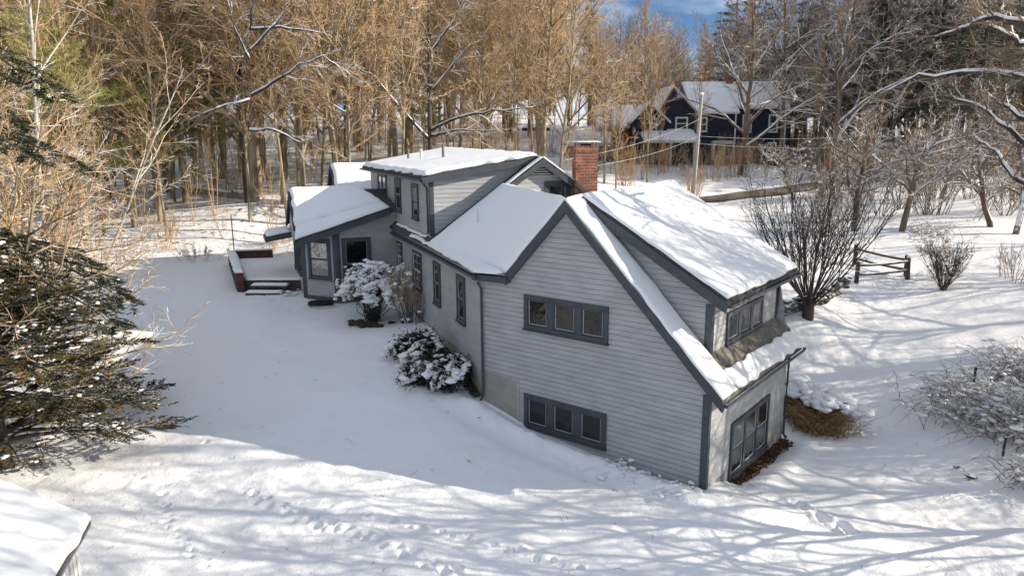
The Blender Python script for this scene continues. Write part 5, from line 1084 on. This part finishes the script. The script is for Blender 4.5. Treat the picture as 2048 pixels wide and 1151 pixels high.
for i in range(130):
    x = rs.uniform(33, 88); y = rs.uniform(77, 100)
    if x > y*.74: continue
    place(rs.choice([sap, sap2, sap3]), (x, y, tz(x, y)), rs.uniform(.8, 1.5), rs.uniform(0, 6.28), 'snowy undergrowth bush, %s, %s' % (depth(y), where(x, y)), 'undergrowth in the right wood', 'bush')
for i in range(46):
    y = rs.uniform(54, 76); x = rs.uniform(.42, .72)*y
    if abs(y-(62+(x-30)*.55)) < 2.5: continue
    place(rs.choice([sap3, sap3, sap2]), (x, y, tz(x, y)), rs.uniform(.8, 1.5), rs.uniform(0, 6.28), 'snowy brush behind the orchard, %s' % where(x, y), 'brush at the back of the orchard', 'bush')
for i in range(26):
    x = rs.uniform(4, 32); y = rs.uniform(72, 82)
    place(rs.choice([sap, sap2, sap3]), (x, y, tz(x, y)), rs.uniform(.35, .7), rs.uniform(0, 6.28), 'brown bush before the navy house, %s' % where(x, y), 'bushes before the navy house', 'bush')
# far wood
mb = MB(); r2 = np.random.RandomState(77)
for k in range(330):
    x = r2.uniform(-190, 190); y = 148+r2.rand()*55; z = tz(x, y); hgt = r2.uniform(14, 20)*(.68 if 18 < x < 75 else 1); b = np.array([x, y, z])
    mb.tube([b, b+[0, 0, hgt]], (.25, .05), 4, cap=False)
    for j in range(34):
        f = r2.uniform(.15, 1); a = r2.rand()*6.28; d = norm(np.array([math.cos(a), math.sin(a), .5+r2.rand()*.8])); L = r2.uniform(1.5, 4.5)*(1.2-.6*f); q = b+[0, 0, hgt*f]; mb.tube([q, q+d*L*.6, q+d*L+np.array([0, 0, L*.15])], (.05, .04, .03), 3, cap=False)
        for i in range(2): e_ = q+d*L*r2.rand(); dd = norm(d+r2.randn(3)*.6); mb.tube([e_, e_+dd*L*.5], (.03, .03), 3, cap=False)
tag(mb.build('far_wood', 'twig', None), kind='stuff')
for i, (x, y, lb) in enumerate(((10, 74, 'slim bare tree before the low left wing of the navy house'), (12.8, 72, 'thin bare tree just right of the chimney cap'), (15, 75, 'slim bare tree before the small navy gable'), (18.6, 73.5, 'thin tree before the larger navy gable'), (24.6, 77, 'slender tree right of the utility pole top'), (31, 76, 'slim tree at the right corner of the navy house'))):
    place(protos[(2, 3, 5)[i % 3]], (x, y, tz(x, y)), (.42, .42, .8), i*1.9, lb, 'trees before the navy house')
# trees standing outside the frame to the right, which shade the lawn
SH = [(14.5, 12.2), (17.2, 15.3), (19.5, 18.3), (22.5, 24.5), (25, 28), (28.5, 26), (30, 30), (34, 28), (33, 23), (38, 28.5), (26, 15), (34, 12), (20, 9), (23, 12.8), (27, 20.5), (31, 17), (41, 19.5), (38, 25), (44, 30), (52, 24), (48, 38), (36, 34), (56, 44), (62, 34), (52, 52), (46, 14)]
for i, (x, y) in enumerate(SH):
    place(protos[4 if i < 3 else (i*3) % 7], (x, y, tz(x, y)), (.62, .68, .72)[i] if i < 3 else .75+.25*((i*7) % 5)/4, i*2.1, 'bare tree beyond the right edge whose shadow falls on the lawn', 'trees beyond the right edge')
for p in protos+protos_s+pines+darkp+[sap, sap2, sap3]:
    if p.name not in used: p.location = (60, -60, 0)
# where two far trees still read the same, say which one it is from the left
ORD = ['leftmost', 'second from the left', 'third from the left', 'fourth from the left', 'fifth from the left', 'sixth from the left', 'seventh from the left', 'eighth from the left', 'ninth from the left']
by = {}
for o in COL.objects:
    if o.parent is None and 'label' in o and 'beyond the right edge' not in o['label']: by.setdefault(o['label'], []).append(o)
for lb, os_ in by.items():
    if 1 < len(os_) < 10:
        os_.sort(key=lambda o: o.location.x/max(o.location.y, 1))
        for i, o in enumerate(os_): o['label'] = (lb+', '+ORD[min(i, 8)]) if len(lb.split()) < 13 else ORD[min(i, 8)]+' '+lb.split(',')[0]+','+lb.split(',')[-1]
